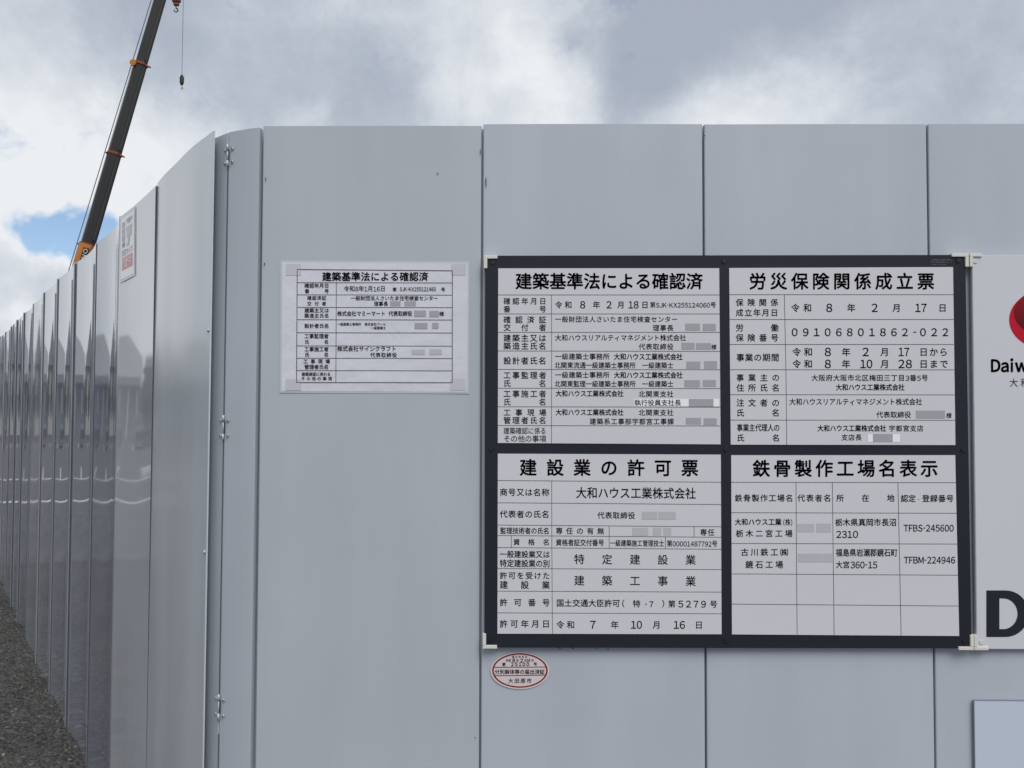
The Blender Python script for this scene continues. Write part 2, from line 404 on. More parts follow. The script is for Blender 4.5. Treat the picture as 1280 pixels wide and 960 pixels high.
# ------------------------------------------------------------------ fence panels
def catmull(P, n):
    P = [Vector(p) for p in P]; Q = [P[0]*2-P[1]]+P+[P[-1]*2-P[-2]]; o = []
    for i in range(1, len(Q)-2):
        for k in range(n):
            t = k/n; a, b, c, d = Q[i-1:i+3]
            o.append(.5*((2*b)+(c-a)*t+(2*a-5*b+4*c-d)*t*t+(3*b-a-3*c+d)*t**3))
    o.append(P[-1]); return o
def panel(name, pts, z0, z1, m, parent, out, seed=0, flange=.03, wob=.0012, lean=(0, 0), nz=14, rad=.0035, label=None, fa=.6, lip=0, can=0):
    """folded steel sheet: face follows the plan line pts, both edges rolled back into flanges; out = side the face looks to"""
    pts = [Vector((p[0], p[1])) for p in pts]
    o2 = Vector((out[0], out[1])).normalized()
    def nrm(i):
        a = pts[max(0, i-1)]; b = pts[min(len(pts)-1, i+1)]; d = (b-a).normalized(); n = Vector((-d.y, d.x))
        return n if n.dot(o2) > 0 else -n
    prof = []
    d0 = (pts[1]-pts[0]).normalized(); n0 = nrm(0); d1 = (pts[-1]-pts[-2]).normalized(); n1 = nrm(len(pts)-1)
    A, B = pts[0], pts[-1]
    if lip: prof.append(A-n0*flange*fa*1.03-d0*lip)
    prof.append(A-n0*flange*fa); prof.append(A-n0*(rad+.002))
    for k in range(1, 4):
        a = k/4*math.pi/2; prof.append(A+d0*rad*(1-math.cos(a))-n0*rad*(1-math.sin(a)))
    L0 = len(prof)
    inner = [p for p in pts[1:-1]]
    prof.append(A+d0*(rad+.0005)); prof += inner; prof.append(B-d1*(rad+.0005))
    L1 = len(prof)
    for k in range(1, 4):
        a = k/4*math.pi/2; prof.append(B-d1*rad*(1-math.sin(a))-n1*rad*(1-math.cos(a)))
    prof.append(B-n1*(rad+.002)); prof.append(B-n1*flange*.7); prof.append(B-n1*flange*.72+d1*.012)
    n = len(prof); V = []; F = []
    nor = []
    for i in range(n):
        a = prof[max(0, i-1)]; b = prof[min(n-1, i+1)]; d = (b-a).normalized(); q = Vector((-d.y, d.x))
        nor.append(q)
    sgn = 1 if nor[n//2].dot(o2) > 0 else -1
    th = .0012
    for layer in (0, 1):
        for j in range(nz+1):
            tz = j/nz; z = z0+(z1-z0)*tz
            for i, p in enumerate(prof):
                q = p-nor[i]*sgn*th*layer
                wgt = 1 if L0 < i < L1-1 else .0
                nz_ = noise.noise(Vector((p.x*2.5+seed*7.1, z*1.7+seed*3.3, p.y*2.5)))
                tt = (i-L0)/(L1-1-L0)
                q = q+o2*(wob*nz_*wgt + (can*math.sin(math.pi*tt)*math.sin(math.pi*(z-1.0)) if 0 < tt < 1 else 0))
                V.append((q.x+lean[0]*(1-tz), q.y+lean[1]*(1-tz), z))
    def id(l, j, i): return l*(nz+1)*n+j*n+i
    for j in range(nz):
        for i in range(n-1):
            F.append((id(0, j, i), id(0, j, i+1), id(0, j+1, i+1), id(0, j+1, i)))
            F.append((id(1, j, i+1), id(1, j, i), id(1, j+1, i), id(1, j+1, i+1)))
    for i in range(n-1):
        F.append((id(0, nz, i), id(0, nz, i+1), id(1, nz, i+1), id(1, nz, i)))
        F.append((id(0, 0, i+1), id(0, 0, i), id(1, 0, i), id(1, 0, i+1)))
    me = mesh(name, V, F, True)
    if hasattr(me, 'set_sharp_from_angle'): me.set_sharp_from_angle(angle=R(38))
    o = link(name, me, m, parent)
    if label: o['label'] = label
    return o

front = thing('steel_hoarding', 'pale grey flat steel panel fence facing the viewer, carrying the notice boards', 'fence')
side = thing('steel_hoarding', 'glossy steel panel fence running away to the left beside the dark asphalt', 'fence', group=None)
SE = [0.002, .4995, .998, 1.501, 2.001, 2.501, 3.001, 3.501]
TOPS = [H-.0015, H+.0022, H+.0015, H+.0022, H+.001, H, H+.001]
for i in range(7):
    a, b = SE[i], SE[i+1]; g0 = .0022 if i else 0
    gg = .0018
    y0 = .0 if i != 3 else .001
    xs = np.linspace(a+g0, b-gg, 9)
    bow = [0.0012, .002, .0015, .002, .0015, .002, .002][i]
    pts = [(x, y0-bow*(1-((x-(a+b)/2)/((b-a)/2))**2)+bow*0.0) for x in xs]
    panel('steel_panel', pts, 0.0, TOPS[i], M_front if i else M_front0, front, (0, -1), seed=i, fa=.95 if i == 0 else .6, lip=.014 if i == 0 else 0)
# back structure of the front run
def pipes(parent, p0, p1, n, outv):
    p0, p1, outv = Vector(p0), Vector(p1), Vector(outv)
    for z in (.45, 1.6):
        bm = bmesh.new(); tube(bm, p0-outv*.058+Vector((0, 0, z)), p1-outv*.058+Vector((0, 0, z)), .0243, n=12)
        link('rail_pipe', bm_mesh(bm, 'rail_pipe', True), M_pipe, parent)
    for k in range(n):
        p = p0.lerp(p1, (k+.5)/n)-outv*.11
        bm = bmesh.new(); tube(bm, p+Vector((0, 0, -.3)), p+Vector((0, 0, 1.85)), .0243, n=12)
        link('post_pipe', bm_mesh(bm, 'post_pipe', True), M_pipe, parent)
pipes(front, (.03, 0, 0), (3.5, 0, 0), 2, (0, -1, 0))

# side run
P = [[(-.127, .047), (-.162, .093), (-.205, .149), (-.256, .222), (-.327, .330), (-.391, .424), (-.451, .520)]]
def dish(a, b, sag, n=9, skew=0.0):
    a, b = Vector(a), Vector(b); d = (b-a).normalized(); nn_ = Vector((-d.y, d.x))
    if nn_.dot(Vector((FN.x, FN.y))) < 0: nn_ = -nn_
    return [tuple(a.lerp(b, t)-nn_*(sag*4*t*(1-t)*(1+skew*(.5-t)))) for t in [i/(n-1) for i in range(n)]]
P.append(dish((-.4535, .5225), (-.746, .936), .0035, skew=-1))
P.append(dish((-.748, .938), (-1.036, 1.386), .017, skew=.3))
P.append(dish((-1.041, 1.388), (-1.342, 1.838), .012, skew=.4))
SEAM = [(-1.344, 1.838), (-1.656, 2.296), (-1.985, 2.784), (-2.314, 3.278), (-2.632, 3.754), (-2.942, 4.222), (-3.248, 4.682), (-3.55, 5.13)]
dv = Vector((-.308, .452))
while len(SEAM) < 30: SEAM.append((SEAM[-1][0]+dv.x, SEAM[-1][1]+dv.y))
rs = random.Random(11)
for i in range(len(SEAM)-1):
    a, b = Vector(SEAM[i]), Vector(SEAM[i+1]); d = (b-a).normalized(); n = Vector((-d.y, d.x))
    if n.dot(Vector((FN.x, FN.y))) < 0: n = -n
    sag = rs.uniform(.008, .019); st = rs.uniform(.004, .009)
    P.append(dish(a+n*st+d*.002, b, sag, 9, rs.uniform(-.1, .5)))
for i, pl in enumerate(P):
    pts = catmull([Vector(p) for p in pl], 5 if len(pl) < 9 else 3)
    d = (pts[-1]-pts[0]).normalized(); pts[-1] = pts[-1]-d*.002
    lean = (-.006, 0) if i == 0 else (0, 0)
    panel('steel_panel', pts, 0.0 if i else 0.0, H+rs.uniform(-.002, .002)+(.003 if i == 0 else 0), M_side0 if i == 0 else M_side1 if i == 1 else (M_side, M_sidec, M_side, M_sideb, M_side)[(i*3) % 5], side, (FN.x, FN.y), seed=20+i,
          wob=.0004 if i else .0012, lean=lean, nz=24 if i < 6 else 12,
          flange=.030 if i else .030, fa=.6 if i else .10, rad=.0035 if i else .0012, can=(-.0012, -.0052, -.0046)[i] if i < 3 else -rs.uniform(.0012, .0046))
for i in range(1, min(len(P), 14)):            # dark strip standing in for the shade in each lap gap
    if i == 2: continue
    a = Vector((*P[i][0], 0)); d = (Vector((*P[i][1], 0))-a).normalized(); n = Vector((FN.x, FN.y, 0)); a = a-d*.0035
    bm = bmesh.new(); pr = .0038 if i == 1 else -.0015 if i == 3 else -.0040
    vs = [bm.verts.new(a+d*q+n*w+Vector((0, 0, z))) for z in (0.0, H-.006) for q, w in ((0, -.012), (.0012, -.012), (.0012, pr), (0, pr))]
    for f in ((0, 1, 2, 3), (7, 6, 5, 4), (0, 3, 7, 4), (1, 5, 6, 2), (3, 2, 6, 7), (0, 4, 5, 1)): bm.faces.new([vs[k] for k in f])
    link('lap_gap_shade', bm_mesh(bm, 'lap_gap_shade'), M_gapshade, side)
pipes(side, (-.2, .16, 0), (SEAM[-1][0], SEAM[-1][1], 0), 7, (FN.x, FN.y, 0))

# folding corner cover: two leaves on three hinges, belongs to the front run
hx, hy = -.090, .039
leaf2 = [( -.0075, .005), (-.03, .012), (-.06, .0255), (hx+.0017, hy)]
leaf1 = [(hx-.0015, hy+.0012), (-.108, .0555), (-.128, .0735), (-.165, .108), (-.20, .145)]
LX = (-.0045, 0)
def clean(p): return [Vector(q) for q in p]
panel('corner_panel', clean(leaf2), 0, H-.003, M_cover, front, (0, -1), seed=51, flange=.02, wob=0, lean=LX, rad=.0010, label='right leaf of the folding corner cover, dull and chipped along its edge')
panel('corner_panel', clean(leaf1), 0, H-.004, M_cover, front, (-.75, -.66), seed=52, flange=.02, wob=0, lean=LX, rad=.0010, label='left leaf of the folding corner cover, half hidden behind the side fence')
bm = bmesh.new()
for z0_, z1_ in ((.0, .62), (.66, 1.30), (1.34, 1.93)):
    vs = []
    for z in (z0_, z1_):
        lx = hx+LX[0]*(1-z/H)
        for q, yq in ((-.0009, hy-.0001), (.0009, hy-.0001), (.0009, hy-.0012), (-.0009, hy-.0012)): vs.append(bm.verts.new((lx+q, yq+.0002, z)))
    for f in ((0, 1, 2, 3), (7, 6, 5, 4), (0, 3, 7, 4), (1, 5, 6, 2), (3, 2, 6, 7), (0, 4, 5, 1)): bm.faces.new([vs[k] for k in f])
o = link('hinge_gap_shade', bm_mesh(bm, 'hinge_gap_shade'), M_gapshade, front); o['kind'] = 'stuff'  # added dark strips imitating the shaded gap between the two leaves
def hinge(zc, hh):
    lx = hx+LX[0]*(1-zc/H)
    r = thing('hinge', '', ''); del r['label']; del r['category']
    bpy.data.objects.remove(r)
    bm = bmesh.new()
    yb = hy-.004
    tube(bm, (lx, yb, zc-hh/2), (lx, yb, zc-hh/2+.014), .0028, n=12)
    tube(bm, (lx, yb, zc+hh/2-.014), (lx, yb, zc+hh/2), .0028, n=12)
    tube(bm, (lx, yb+.001, zc-hh/2+.013), (lx, yb+.001, zc+hh/2-.013), .0016, n=8)
    h = link('hinge', bm_mesh(bm, 'hinge', True), M_screw, front)
    bm = bmesh.new(); box(bm, lx+.0022, lx+.0042, yb, yb+.0022, zc-hh/2+.014, zc+hh/2-.014)
    link('hinge_slot', bm_mesh(bm, 'hinge_slot'), M_dark, h)
    for sx, nv, dx in ((1, Vector((-.38, -.92, 0)), .0125), (-1, Vector((-.68, -.73, 0)), -.0085)):
        for dz in (-hh/2+.010, hh/2-.012):
            px = lx+dx
            py = hy-.46*dx if sx > 0 else hy-.92*dx*1.0
            c = Vector((px, py, zc+dz))+nv*.0012
            bm = bmesh.new()
            tube(bm, c, c+nv*.0016, .0037, .0032, n=12); tube(bm, c+nv*.0016, c+nv*.0022, .0030, .0020, n=12)
            link('screw', bm_mesh(bm, 'screw'), M_screw, h)
            bm = bmesh.new(); t2 = Vector((0, 0, 1)).cross(nv).normalized()
            cc = c+nv*.0023
            v = [bm.verts.new(cc+t2*a*.0022+Vector((0, 0, b*.0007))) for a, b in ((-1, -1), (1, -1), (1, 1), (-1, 1))]; bm.faces.new(v)
            v = [bm.verts.new(cc+nv*.0001+t2*a*.0007+Vector((0, 0, b*.0022))) for a, b in ((-1, -1), (1, -1), (1, 1), (-1, 1))]; bm.faces.new(v)
            link('screw_slot', bm_mesh(bm, 'screw_slot'), M_dark, h)
for va, vb in ((180, 208), (519, 550), (868, 900)):
    z1_, z0_ = on_wall(280, va, .035)[1], on_wall(280, vb, .035)[1]
    hinge((z0_+z1_)/2, z1_-z0_)
# rivets on the near edge of the side run
for u, v in ((266.5, 413), (263.5, 690)):
    x, z = on_wall(u, v, .055); p = Vector((-.133-.006*(1-z/H), .055, z)); nv = Vector((FN.x, FN.y, 0))
    bm = bmesh.new(); tube(bm, p, p+nv*.004, .0055, .003, n=12)
    link('rivet', bm_mesh(bm, 'rivet', True), M_screw, side)
# paint chips and scuffs
def chips(parent, items, y):
    rs = random.Random(3)
    k = Ink(y)
    for (u, v, a, b) in items:
        pts = [(u+math.cos(t)*a*rs.uniform(.6, 1.2), v+math.sin(t)*b*rs.uniform(.6, 1.2)) for t in [i*math.pi/4 for i in range(8)]]
        k.add(pts, [tuple(range(7, -1, -1))])
    o = k.build('paint_chip', M_dark, parent); o['kind'] = 'stuff'
chips(front, [(607.5, 228, .8, 8), (547, 217, 1, 1), (881, 169.5, 1, 1), (879, 158, 1, .8), (600.5, 189, .7, 4), (325.9+6, 224, .6, 3), (330.5, 330, .7, 2),
              (594, 922, .8, 1.2), (700, 811, 1, 1), (716, 810.5, 1.4, .8), (746, 811, 1, .8), (760, 812, .7, 1.4)], -.0034)

# ------------------------------------------------------------------ four-sheet notice board
board = thing('notice_board', 'large charcoal framed board holding four white printed permit notices', 'notice board')
FY = -.020                                            # front of the board
quad_slab('backing', [(606.5, 319.5), (1207, 318.5), (1215, 810.5), (605.5, 809.5)], -.0050, FY, M_frame, board, bevel=.0012)
SY = FY-.0018
sheets = {}
def sheet(label, q):
    o = quad_slab('notice_sheet', q, FY-.0002, SY, M_sheet, board); o['label'] = label; return o
sTL = sheet('upper left sheet, confirmation of building standards', [(622.8, 335.4), (899, 335.2), (900.8, 555.4), (622.3, 553.7)])
sTR = sheet('upper right sheet, workers accident insurance notice', [(911.5, 335), (1191.3, 333.8), (1194.3, 556.3), (913.5, 555.8)])
sBL = sheet('lower left sheet, construction business licence', [(622.3, 567.1), (901, 568.3), (902, 792.8), (621.8, 792.1)])
sBR = sheet('lower right sheet, steel fabrication works table', [(914, 569), (1194, 569), (1199, 795), (915, 793)])
TY = SY-.0005
B0, RG = .022, .004
K = 1280/310
# --- upper left
t = Ink(TY, 600, 310, K); t.text('建築基準法による確認済', 185, 1148, 130, 212, B0); t.build('title_lettering', M_ink, sTL)
k = Ink(TY, 600, 310, K)
T = k.text
T('確認年月日', 122, 341, 257, 291); T('番号', 122, 341, 298, 332)
for s_, a, b in (('令和', 388, 474), ('8', 515, 545), ('年', 582, 620), ('2', 650, 682), ('月', 709, 746), ('18', 765, 820), ('日', 834, 869)): T(s_, a, b, 275, 311)
T('第SJK-KX255124060号', 878, 1218, 278, 308, .011)
T('確認済証', 122, 341, 352, 388); T('交付者', 122, 341, 392, 428)
T('一般財団法人さいたま住宅検査センター', 388, 1020, 352, 383, .011); T('理事長', 893, 998, 396, 428, .011)
T('建築主又は', 122, 341, 446, 483); T('築造主氏名', 122, 341, 487, 524)
T('大和ハウスリアルティマネジメント株式会社', 388, 1063, 447, 479, .011); T('代表取締役', 820, 998, 493, 525, .011); T('様', 1195, 1219, 498, 524)
k.set(600, 435, K, .0015, 90)
T('設計者氏名', 122, 341, 46, 84); T('一級建築士事務所', 388, 668, 27, 59, .011); T('大和ハウス工業株式会社', 692, 1045, 27, 60, .020)
T('北関東流通一級建築士事務所', 386, 803, 72, 104, .011); T('一級建築士', 838, 998, 72, 104, .011)
T('工事監理者', 122, 341, 122, 158); T('氏名', 122, 341, 164, 200); T('一級建築士事務所', 388, 668, 122, 154, .011); T('大和ハウス工業株式会社', 692, 1045, 122, 155, .020)
T('北関東監理一級建築士事務所', 386, 803, 168, 200, .011); T('一級建築士', 838, 998, 168, 200, .011)
T('工事施工者', 122, 341, 218, 254); T('氏名', 122, 341, 260, 296); T('大和ハウス工業株式会社', 391, 740, 218, 250, .020); T('北関東支社', 820, 998, 220, 252, .011)
T('工事現場', 122, 341, 315, 350); T('管理者氏名', 122, 341, 355, 391); T('大和ハウス工業株式会社', 391, 740, 315, 347, .020); T('北関東支社', 820, 998, 316, 348, .011)
T('建築系工事部宇都宮工事課', 567, 1000, 362, 394, .011)
T('建築確認に係る', 122, 341, 410, 444, .005); T('その他の事項', 122, 341, 450, 485, .005)
k.build('lettering', M_ink, sTL)
r_ = Ink(TY, 600, 310, K)
LW = 2.4
for y in (242, 340, 435): r_.line(94, y, 1238, y, LW)
r_.line(369, 242, 370, 516, LW)
r_.set(600, 435, K)
for y in (15, 110, 207, 303, 400): r_.line(93, y, 1240, y+2, LW)
r_.line(370, 0, 369, 491, LW)
r_.build('ruled_lines', M_rule, sTL)
pt = Ink(TY, 600, 310, K)
for a in ((1060, 390, 1135, 426), (1150, 391, 1217, 428), (1040, 489, 1107, 524), (1115, 491, 1192, 524)): pt.rect(*a)
pt.set(600, 435, K)
for a in ((1065, 70, 1137, 106), (1157, 68, 1223, 106), (1055, 166, 1135, 202), (1150, 165, 1217, 200), (1063, 360, 1140, 394), (1155, 363, 1222, 397)): pt.rect(*a)
pt.build('name_patch', M_patch, sTL)
tp = Ink(TY, 600, 435, K); tp.rect(794, 262, 1235, 302); tl = tp.build('label_tape', M_tape, sTL)
TY2 = TY-.0004
k = Ink(TY2, 600, 435, K); k.text('執行役員支社長', 798, 1037, 266, 298, .010); k.build('lettering', M_ink, sTL)
pt = Ink(TY2, 600, 435, K); pt.rect(1078, 263, 1205, 301); pt.build('name_patch', M_patch, sTL)
# --- upper right
t = Ink(TY, 900, 310, 4); t.text('労災保険関係成立票', 148, 1070, 125, 206, B0); t.build('title_lettering', M_ink, sTR)
k = Ink(TY, 900, 310, 4); T = k.text
T('保険関係', 80, 290, 254, 290); T('成立年月日', 80, 290, 305, 341)
for s_, a, b in (('令和', 357, 458), ('8', 530, 563), ('年', 633, 680), ('2', 757, 790), ('月', 862, 905), ('17', 975, 1035), ('日', 1093, 1133)): T(s_, a, b, 279, 319)
T('労働', 80, 292, 380, 417); T('保険番号', 80, 292, 430, 467); T('09106801862-022', 357, 1143, 402, 440)
k.set(900, 435, 4)
for s_, a, b in (('令和', 363, 462), ('8', 523, 556), ('年', 608, 653), ('2', 712, 745), ('月', 802, 846), ('17', 892, 948), ('日から', 998, 1138)): T(s_, a, b, -1, 40)
for s_, a, b in (('令和', 363, 462), ('8', 523, 556), ('年', 608, 653), ('10', 700, 764), ('月', 802, 846), ('28', 890, 962), ('日まで', 998, 1140)): T(s_, a, b, 59, 100)
T('事業の期間', 83, 295, 28, 66); T('事業主の', 83, 297, 130, 166); T('住所氏名', 83, 297, 180, 217)
T('大阪府大阪市北区梅田三丁目3番5号', 458, 1040, 133, 165, .011); T('大和ハウス工業株式会社', 580, 922, 180, 212, .020)
T('注文者の', 83, 297, 255, 292); T('氏名', 83, 297, 305, 342); T('大和ハウスリアルティマネジメント株式会社', 347, 1010, 252, 285, .011)
T('代表取締役', 783, 955, 317, 349, .011); T('様', 1132, 1158, 324, 350)
T('事業主代理人の', 85, 298, 380, 416); T('氏名', 85, 298, 431, 467); T('大和ハウス工業株式会社', 488, 830, 385, 417, .020); T('宇都宮支店', 845, 1017, 386, 417, .011)
T('支店長', 608, 708, 431, 462, .011)
k.build('lettering', M_ink, sTR)
r_ = Ink(TY, 900, 310, 4)
for y in (233, 357, 482): r_.line(48, y, 1168, y, LW)
r_.line(322, 233, 330, 610, LW)
r_.set(900, 435, 4)
for y in (108, 233, 360): r_.line(52, y, 1175, y+1, LW)
r_.line(330, 110, 334, 484, LW)
r_.build('ruled_lines', M_rule, sTR)
pt = Ink(TY, 900, 435, 4); pt.rect(980, 313, 1125, 352); pt.rect(765, 430, 863, 470); pt.build('name_patch', M_patch, sTR)
tp = Ink(TY, 900, 435, 4); tp.rect(740, 431, 764.5, 470); tp.rect(863.5, 431, 900, 470); tp.build('label_tape', M_tape, sTR)
# --- lower left
t = Ink(TY, 600, 555, K, .003, 90); t.text('建設業の許可票', 207, 1125, 78, 162, B0); t.build('title_lettering', M_ink, sBL)
SL = .006
k = Ink(TY, 600, 555, K, SL, 90); T = k.text
T('商号又は名称', 103, 357, 229, 267); T('大和ハウス工業株式会社', 497, 1113, 220, 277, .012)
T('代表者の氏名', 103, 357, 342, 380); T('代表取締役', 607, 800, 347, 382)
T('監理技術者の氏名', 105, 357, 430, 463); T('専任の有無', 392, 640, 429, 463); T('専任', 1137, 1210, 432, 466)
T('資格名', 173, 358, 489, 521); T('資格者証交付番号', 392, 640, 489, 523); T('一級建築施工管理技士', 672, 950, 491, 524, .011); T('第00001487792号', 965, 1225, 491, 524, .011)
k.set(600, 680, K, SL, 90)
T('一般建設業又は', 103, 360, 34, 70); T('特定建設業の別', 103, 360, 80, 118); T('特定建設業', 487, 1113, 50, 101, .008)
T('許可を受けた', 103, 360, 144, 180); T('建設業', 103, 360, 190, 230); T('建築工事業', 487, 1113, 160, 211, .008)
T('許可番号', 103, 360, 282, 320); T('国土交通大臣許可', 395, 722, 283, 321); T('(', 734, 746, 288, 318); T('特-7', 790, 895, 285, 322); T(')', 940, 951, 288, 318)
T('第', 970, 1010, 285, 322); T('5279', 1022, 1168, 287, 321); T('号', 1186, 1226, 285, 322)
k.set(600, 680, K, .002, 90)
T('許可年月日', 103, 360, 392, 431)
for s_, a, b in (('令和', 395, 488), ('7', 568, 597), ('年', 675, 716), ('10', 778, 838), ('月', 892, 932), ('16', 998, 1060), ('日', 1112, 1148)): T(s_, a, b, 396, 435)
k.build('lettering', M_ink, sBL)
r_ = Ink(TY, 600, 555, K)
r_.line(92, 188, 1245, 197, LW); r_.line(92, 303, 1245, 312, LW); r_.line(92, 418, 1245, 427, LW); r_.line(92, 472, 1245, 481, LW)
r_.line(370, 190, 371, 533, LW); r_.line(162, 473, 162, 533, LW); r_.line(667, 422, 667, 536, LW); r_.line(1105, 426, 1105, 480, LW); r_.line(957, 480, 957, 538, LW)
r_.set(600, 680, K)
r_.line(91, 18, 1247, 27, LW); r_.line(91, 126, 1247, 132, LW); r_.line(91, 243, 1247, 248, LW); r_.line(91, 355, 1247, 360, LW); r_.line(371, 18, 374, 463, LW)
r_.build('ruled_lines', M_rule, sBL)
pt = Ink(TY, 600, 555, K)
for a in ((837, 350, 915, 390), (922, 350, 1010, 390), (787, 433, 868, 472), (893, 432, 935, 471), (947, 432, 987, 471)): pt.rect(*a)
pt.build('name_patch', M_patchl, sBL)
# --- lower right
t = Ink(TY, 900, 560, 4); t.text('鉄骨製作工場名表示', 165, 1088, 60, 143, B0); t.build('title_lettering', M_ink, sBR)
k = Ink(TY, 900, 560, 4); T = k.text
T('鉄骨製作工場名', 75, 365, 232, 268); T('代表者名', 388, 555, 232, 268); T('所在地', 583, 872, 232, 268); T('認定', 905, 978, 234, 270); T('·', 990, 998, 246, 268); T('登録番号', 1012, 1168, 234, 270)
T('大和ハウス工業', 75, 307, 353, 386, .020); T('(株)', 316, 362, 354, 387, .010); T('栃木二宮工場', 80, 362, 409, 445); T('栃木県真岡市長沼', 577, 882, 353, 390); T('2310', 580, 692, 415, 449)
T('TFBS-245600', 917, 1170, 384, 417)
k.set(900, 680, 4)
T('古川鉄工', 105, 290, 22, 59); T('㈱', 301, 342, 22, 60); T('鏡石工場', 128, 315, 84, 121); T('福島県岩瀬郡鏡石町', 580, 887, 24, 62); T('大宮', 580, 648, 86, 121); T('360-15', 652, 788, 88, 121)
T('TFBM-224946', 918, 1177, 64, 97)
k.build('lettering', M_ink, sBR)
r_ = Ink(TY, 900, 560, 4)
r_.line(56, 171, 1180, 173, LW); r_.line(56, 323, 1186, 326, LW); r_.line(58, 477, 1190, 480, LW)
r_.set(900, 680, 4)
r_.line(60, 149, 1194, 156, LW); r_.line(60, 300, 1195, 310, LW)
for (a, b) in ((380, 386), (562, 571), (890, 906)):
    r_.set(900, 680, 4); r_.line(a, -308, b, 457, LW)
r_.build('ruled_lines', M_rule, sBR)
pt = Ink(TY, 900, 560, 4); pt.rect(388, 379, 470, 420); pt.rect(482, 378, 555, 421); pt.set(900, 680, 4); pt.rect(390, 48, 566, 91); pt.build('name_patch', M_patchl, sBR)
# tiny maker print on the frame and screws
M_tiny = mat('faint_grey_print', (.22, .24, .26), .6)
k = Ink(FY-.0004, 1145, 315, 1280/65)
k.text('この標識は労災保険法に基づき', 370, 890, 178, 208, .0); k.text('工事の期間中掲示すること', 350, 885, 234, 264, .0); k.text('取扱注意看板', 395, 730, 292, 322, .0)
k.build('fine_print', M_tiny, board)
for u, v in ((616, 328), (905, 326.5), (1198, 325.5), (613.5, 561), (907, 561.5), (1204, 562), (612.5, 800), (907.5, 801), (1205.5, 801.5)):
    x, z = on_wall(u, v, FY); bm = bmesh.new(); tube(bm, (x, FY+.001, z), (x, FY-.0022, z), .0065, .0052, n=16)
    tube(bm, (x, FY-.0022, z), (x, FY-.0026, z), .003, .0026, n=6)
    link('screw', bm_mesh(bm, 'screw'), M_screwdark, board)

# ------------------------------------------------------------------ company sign on the right
sign = thing('company_sign', 'white company sign with red round emblem and black lettering, cut by the right edge', 'sign')
BY = -.016
x0, zt = on_wall(1215.0, 318.5, BY); x1, zb = on_wall(1221, 811.5, BY)
bm = bmesh.new()
XR = x0+.93
vs = [(x0, zt), (XR, zt), (XR, zb), (x1, zb)]
f = [bm.verts.new((x, BY, z)) for x, z in vs]; b = [bm.verts.new((x, -.005, z)) for x, z in vs]
bm.faces.new(f); bm.faces.new(b[::-1])
for i in range(4): bm.faces.new((f[i], b[i], b[(i+1) % 4], f[(i+1) % 4]))
bmesh.ops.bevel(bm, geom=list(bm.edges), offset=.0012, segments=2, affect='EDGES')
link('sign_board', bm_mesh(bm, 'sign_board'), M_board, sign)
k = Ink(BY-.0006); k.text('Daiwa', 1238.5, 1296, 449.5, 464.5, .034); k.text('House', 1302, 1363, 449.5, 464.5, .034); k.build('lettering', M_ink, sign)
k = Ink(BY-.0006); k.text('大和ハウス工業', 1262, 1356, 473, 483.5, .0); k.build('lettering', M_ink, sign)
# wide slab D with a straight stem and round bowl
k = Ink(BY-.0006)
outer = [(1233, 796.2), (1233, 738)]; inner = [(1249.3, 786.4), (1249.3, 748)]
def bowl(cx, rx, cy, ry, n=20): return [(cx+rx*math.cos(a), cy-ry*math.sin(a)) for a in [math.pi/2-math.pi*i/n for i in range(n+1)]]
O = bowl(1257, 29, 767.1, 29.1); I = bowl(1254, 18, 767.2, 19.2)
pts = outer+O; k.add([(1233, 796.2), (1233, 738), (1249.3, 748), (1249.3, 786.4)]+O+I, [])
n0 = 4; no = len(O)
fs = [(0, 1, 2, 3), (1, n0, n0+no, 2), (3, n0+2*no-1, n0+no-1, 0)]
fs += [(n0+i, n0+i+1, n0+no+i+1, n0+no+i) for i in range(no-1)]
k.F = fs
k.build('large_letter', M_frame, sign)
# round emblem: red ring with a dark inner crescent
def emblem():
    cx, cy = 1308, 399.5
    k = Ink(BY-.0006); n = 48
    ang = [i*2*math.pi/n for i in range(n)]
    out_ = [(cx+46.5*math.cos(a), cy+37*math.sin(a)) for a in ang]
    k.add(out_, [tuple(range(n-1, -1, -1))]); k.build('emblem', M_logo, sign)
    m = bpy.data.materials.new('logo_dark_red_print'); m.use_nodes = True; t = m.node_tree; b = t.nodes['Principled BSDF']
    co = t.nodes.new('ShaderNodeTexCoord'); mp = t.nodes.new('ShaderNodeSeparateXYZ'); t.links.new(co.outputs['Object'], mp.inputs[0])
    X0, Z0 = on_wall(1262, 430, BY); X1, Z1 = on_wall(1290, 375, BY)
    mr_ = t.nodes.new('ShaderNodeMapRange'); t.links.new(mp.outputs[2], mr_.inputs[0]); mr_.inputs[1].default_value = Z0+.004; mr_.inputs[2].default_value = Z1
    rp = t.nodes.new('ShaderNodeValToRGB'); t.links.new(mr_.outputs[0], rp.inputs[0])
    rp.color_ramp.elements[0].color = (.010, .001, .003, 1); rp.color_ramp.elements[1].color = (.22, .003, .012, 1)
    t.links.new(rp.outputs[0], b.inputs['Base Color']); b.inputs['Roughness'].default_value = .55; b.inputs['Specular IOR Level'].default_value = .2
    k = Ink(BY-.0010)
    c2 = [(1306+math.cos(a)*38.5, 390.5+math.sin(a)*28.5) for a in ang]
    c2 = [(x, y) for x, y in c2]
    k.add(c2, [tuple(range(n-1, -1, -1))]); k.build('emblem_inner', m, sign)
emblem()
for u, v in ((1219.5+9, 326), (1226.5, 802.5)):
    pass
for u, v in ((1228.5-9.7, 326.2), (1227, 803)):
    x, z = on_wall(u, v, BY); bm = bmesh.new(); tube(bm, (x, BY+.001, z), (x, BY-.002, z), .0058, .005, n=16); link('screw', bm_mesh(bm, 'screw', False), M_board, sign)

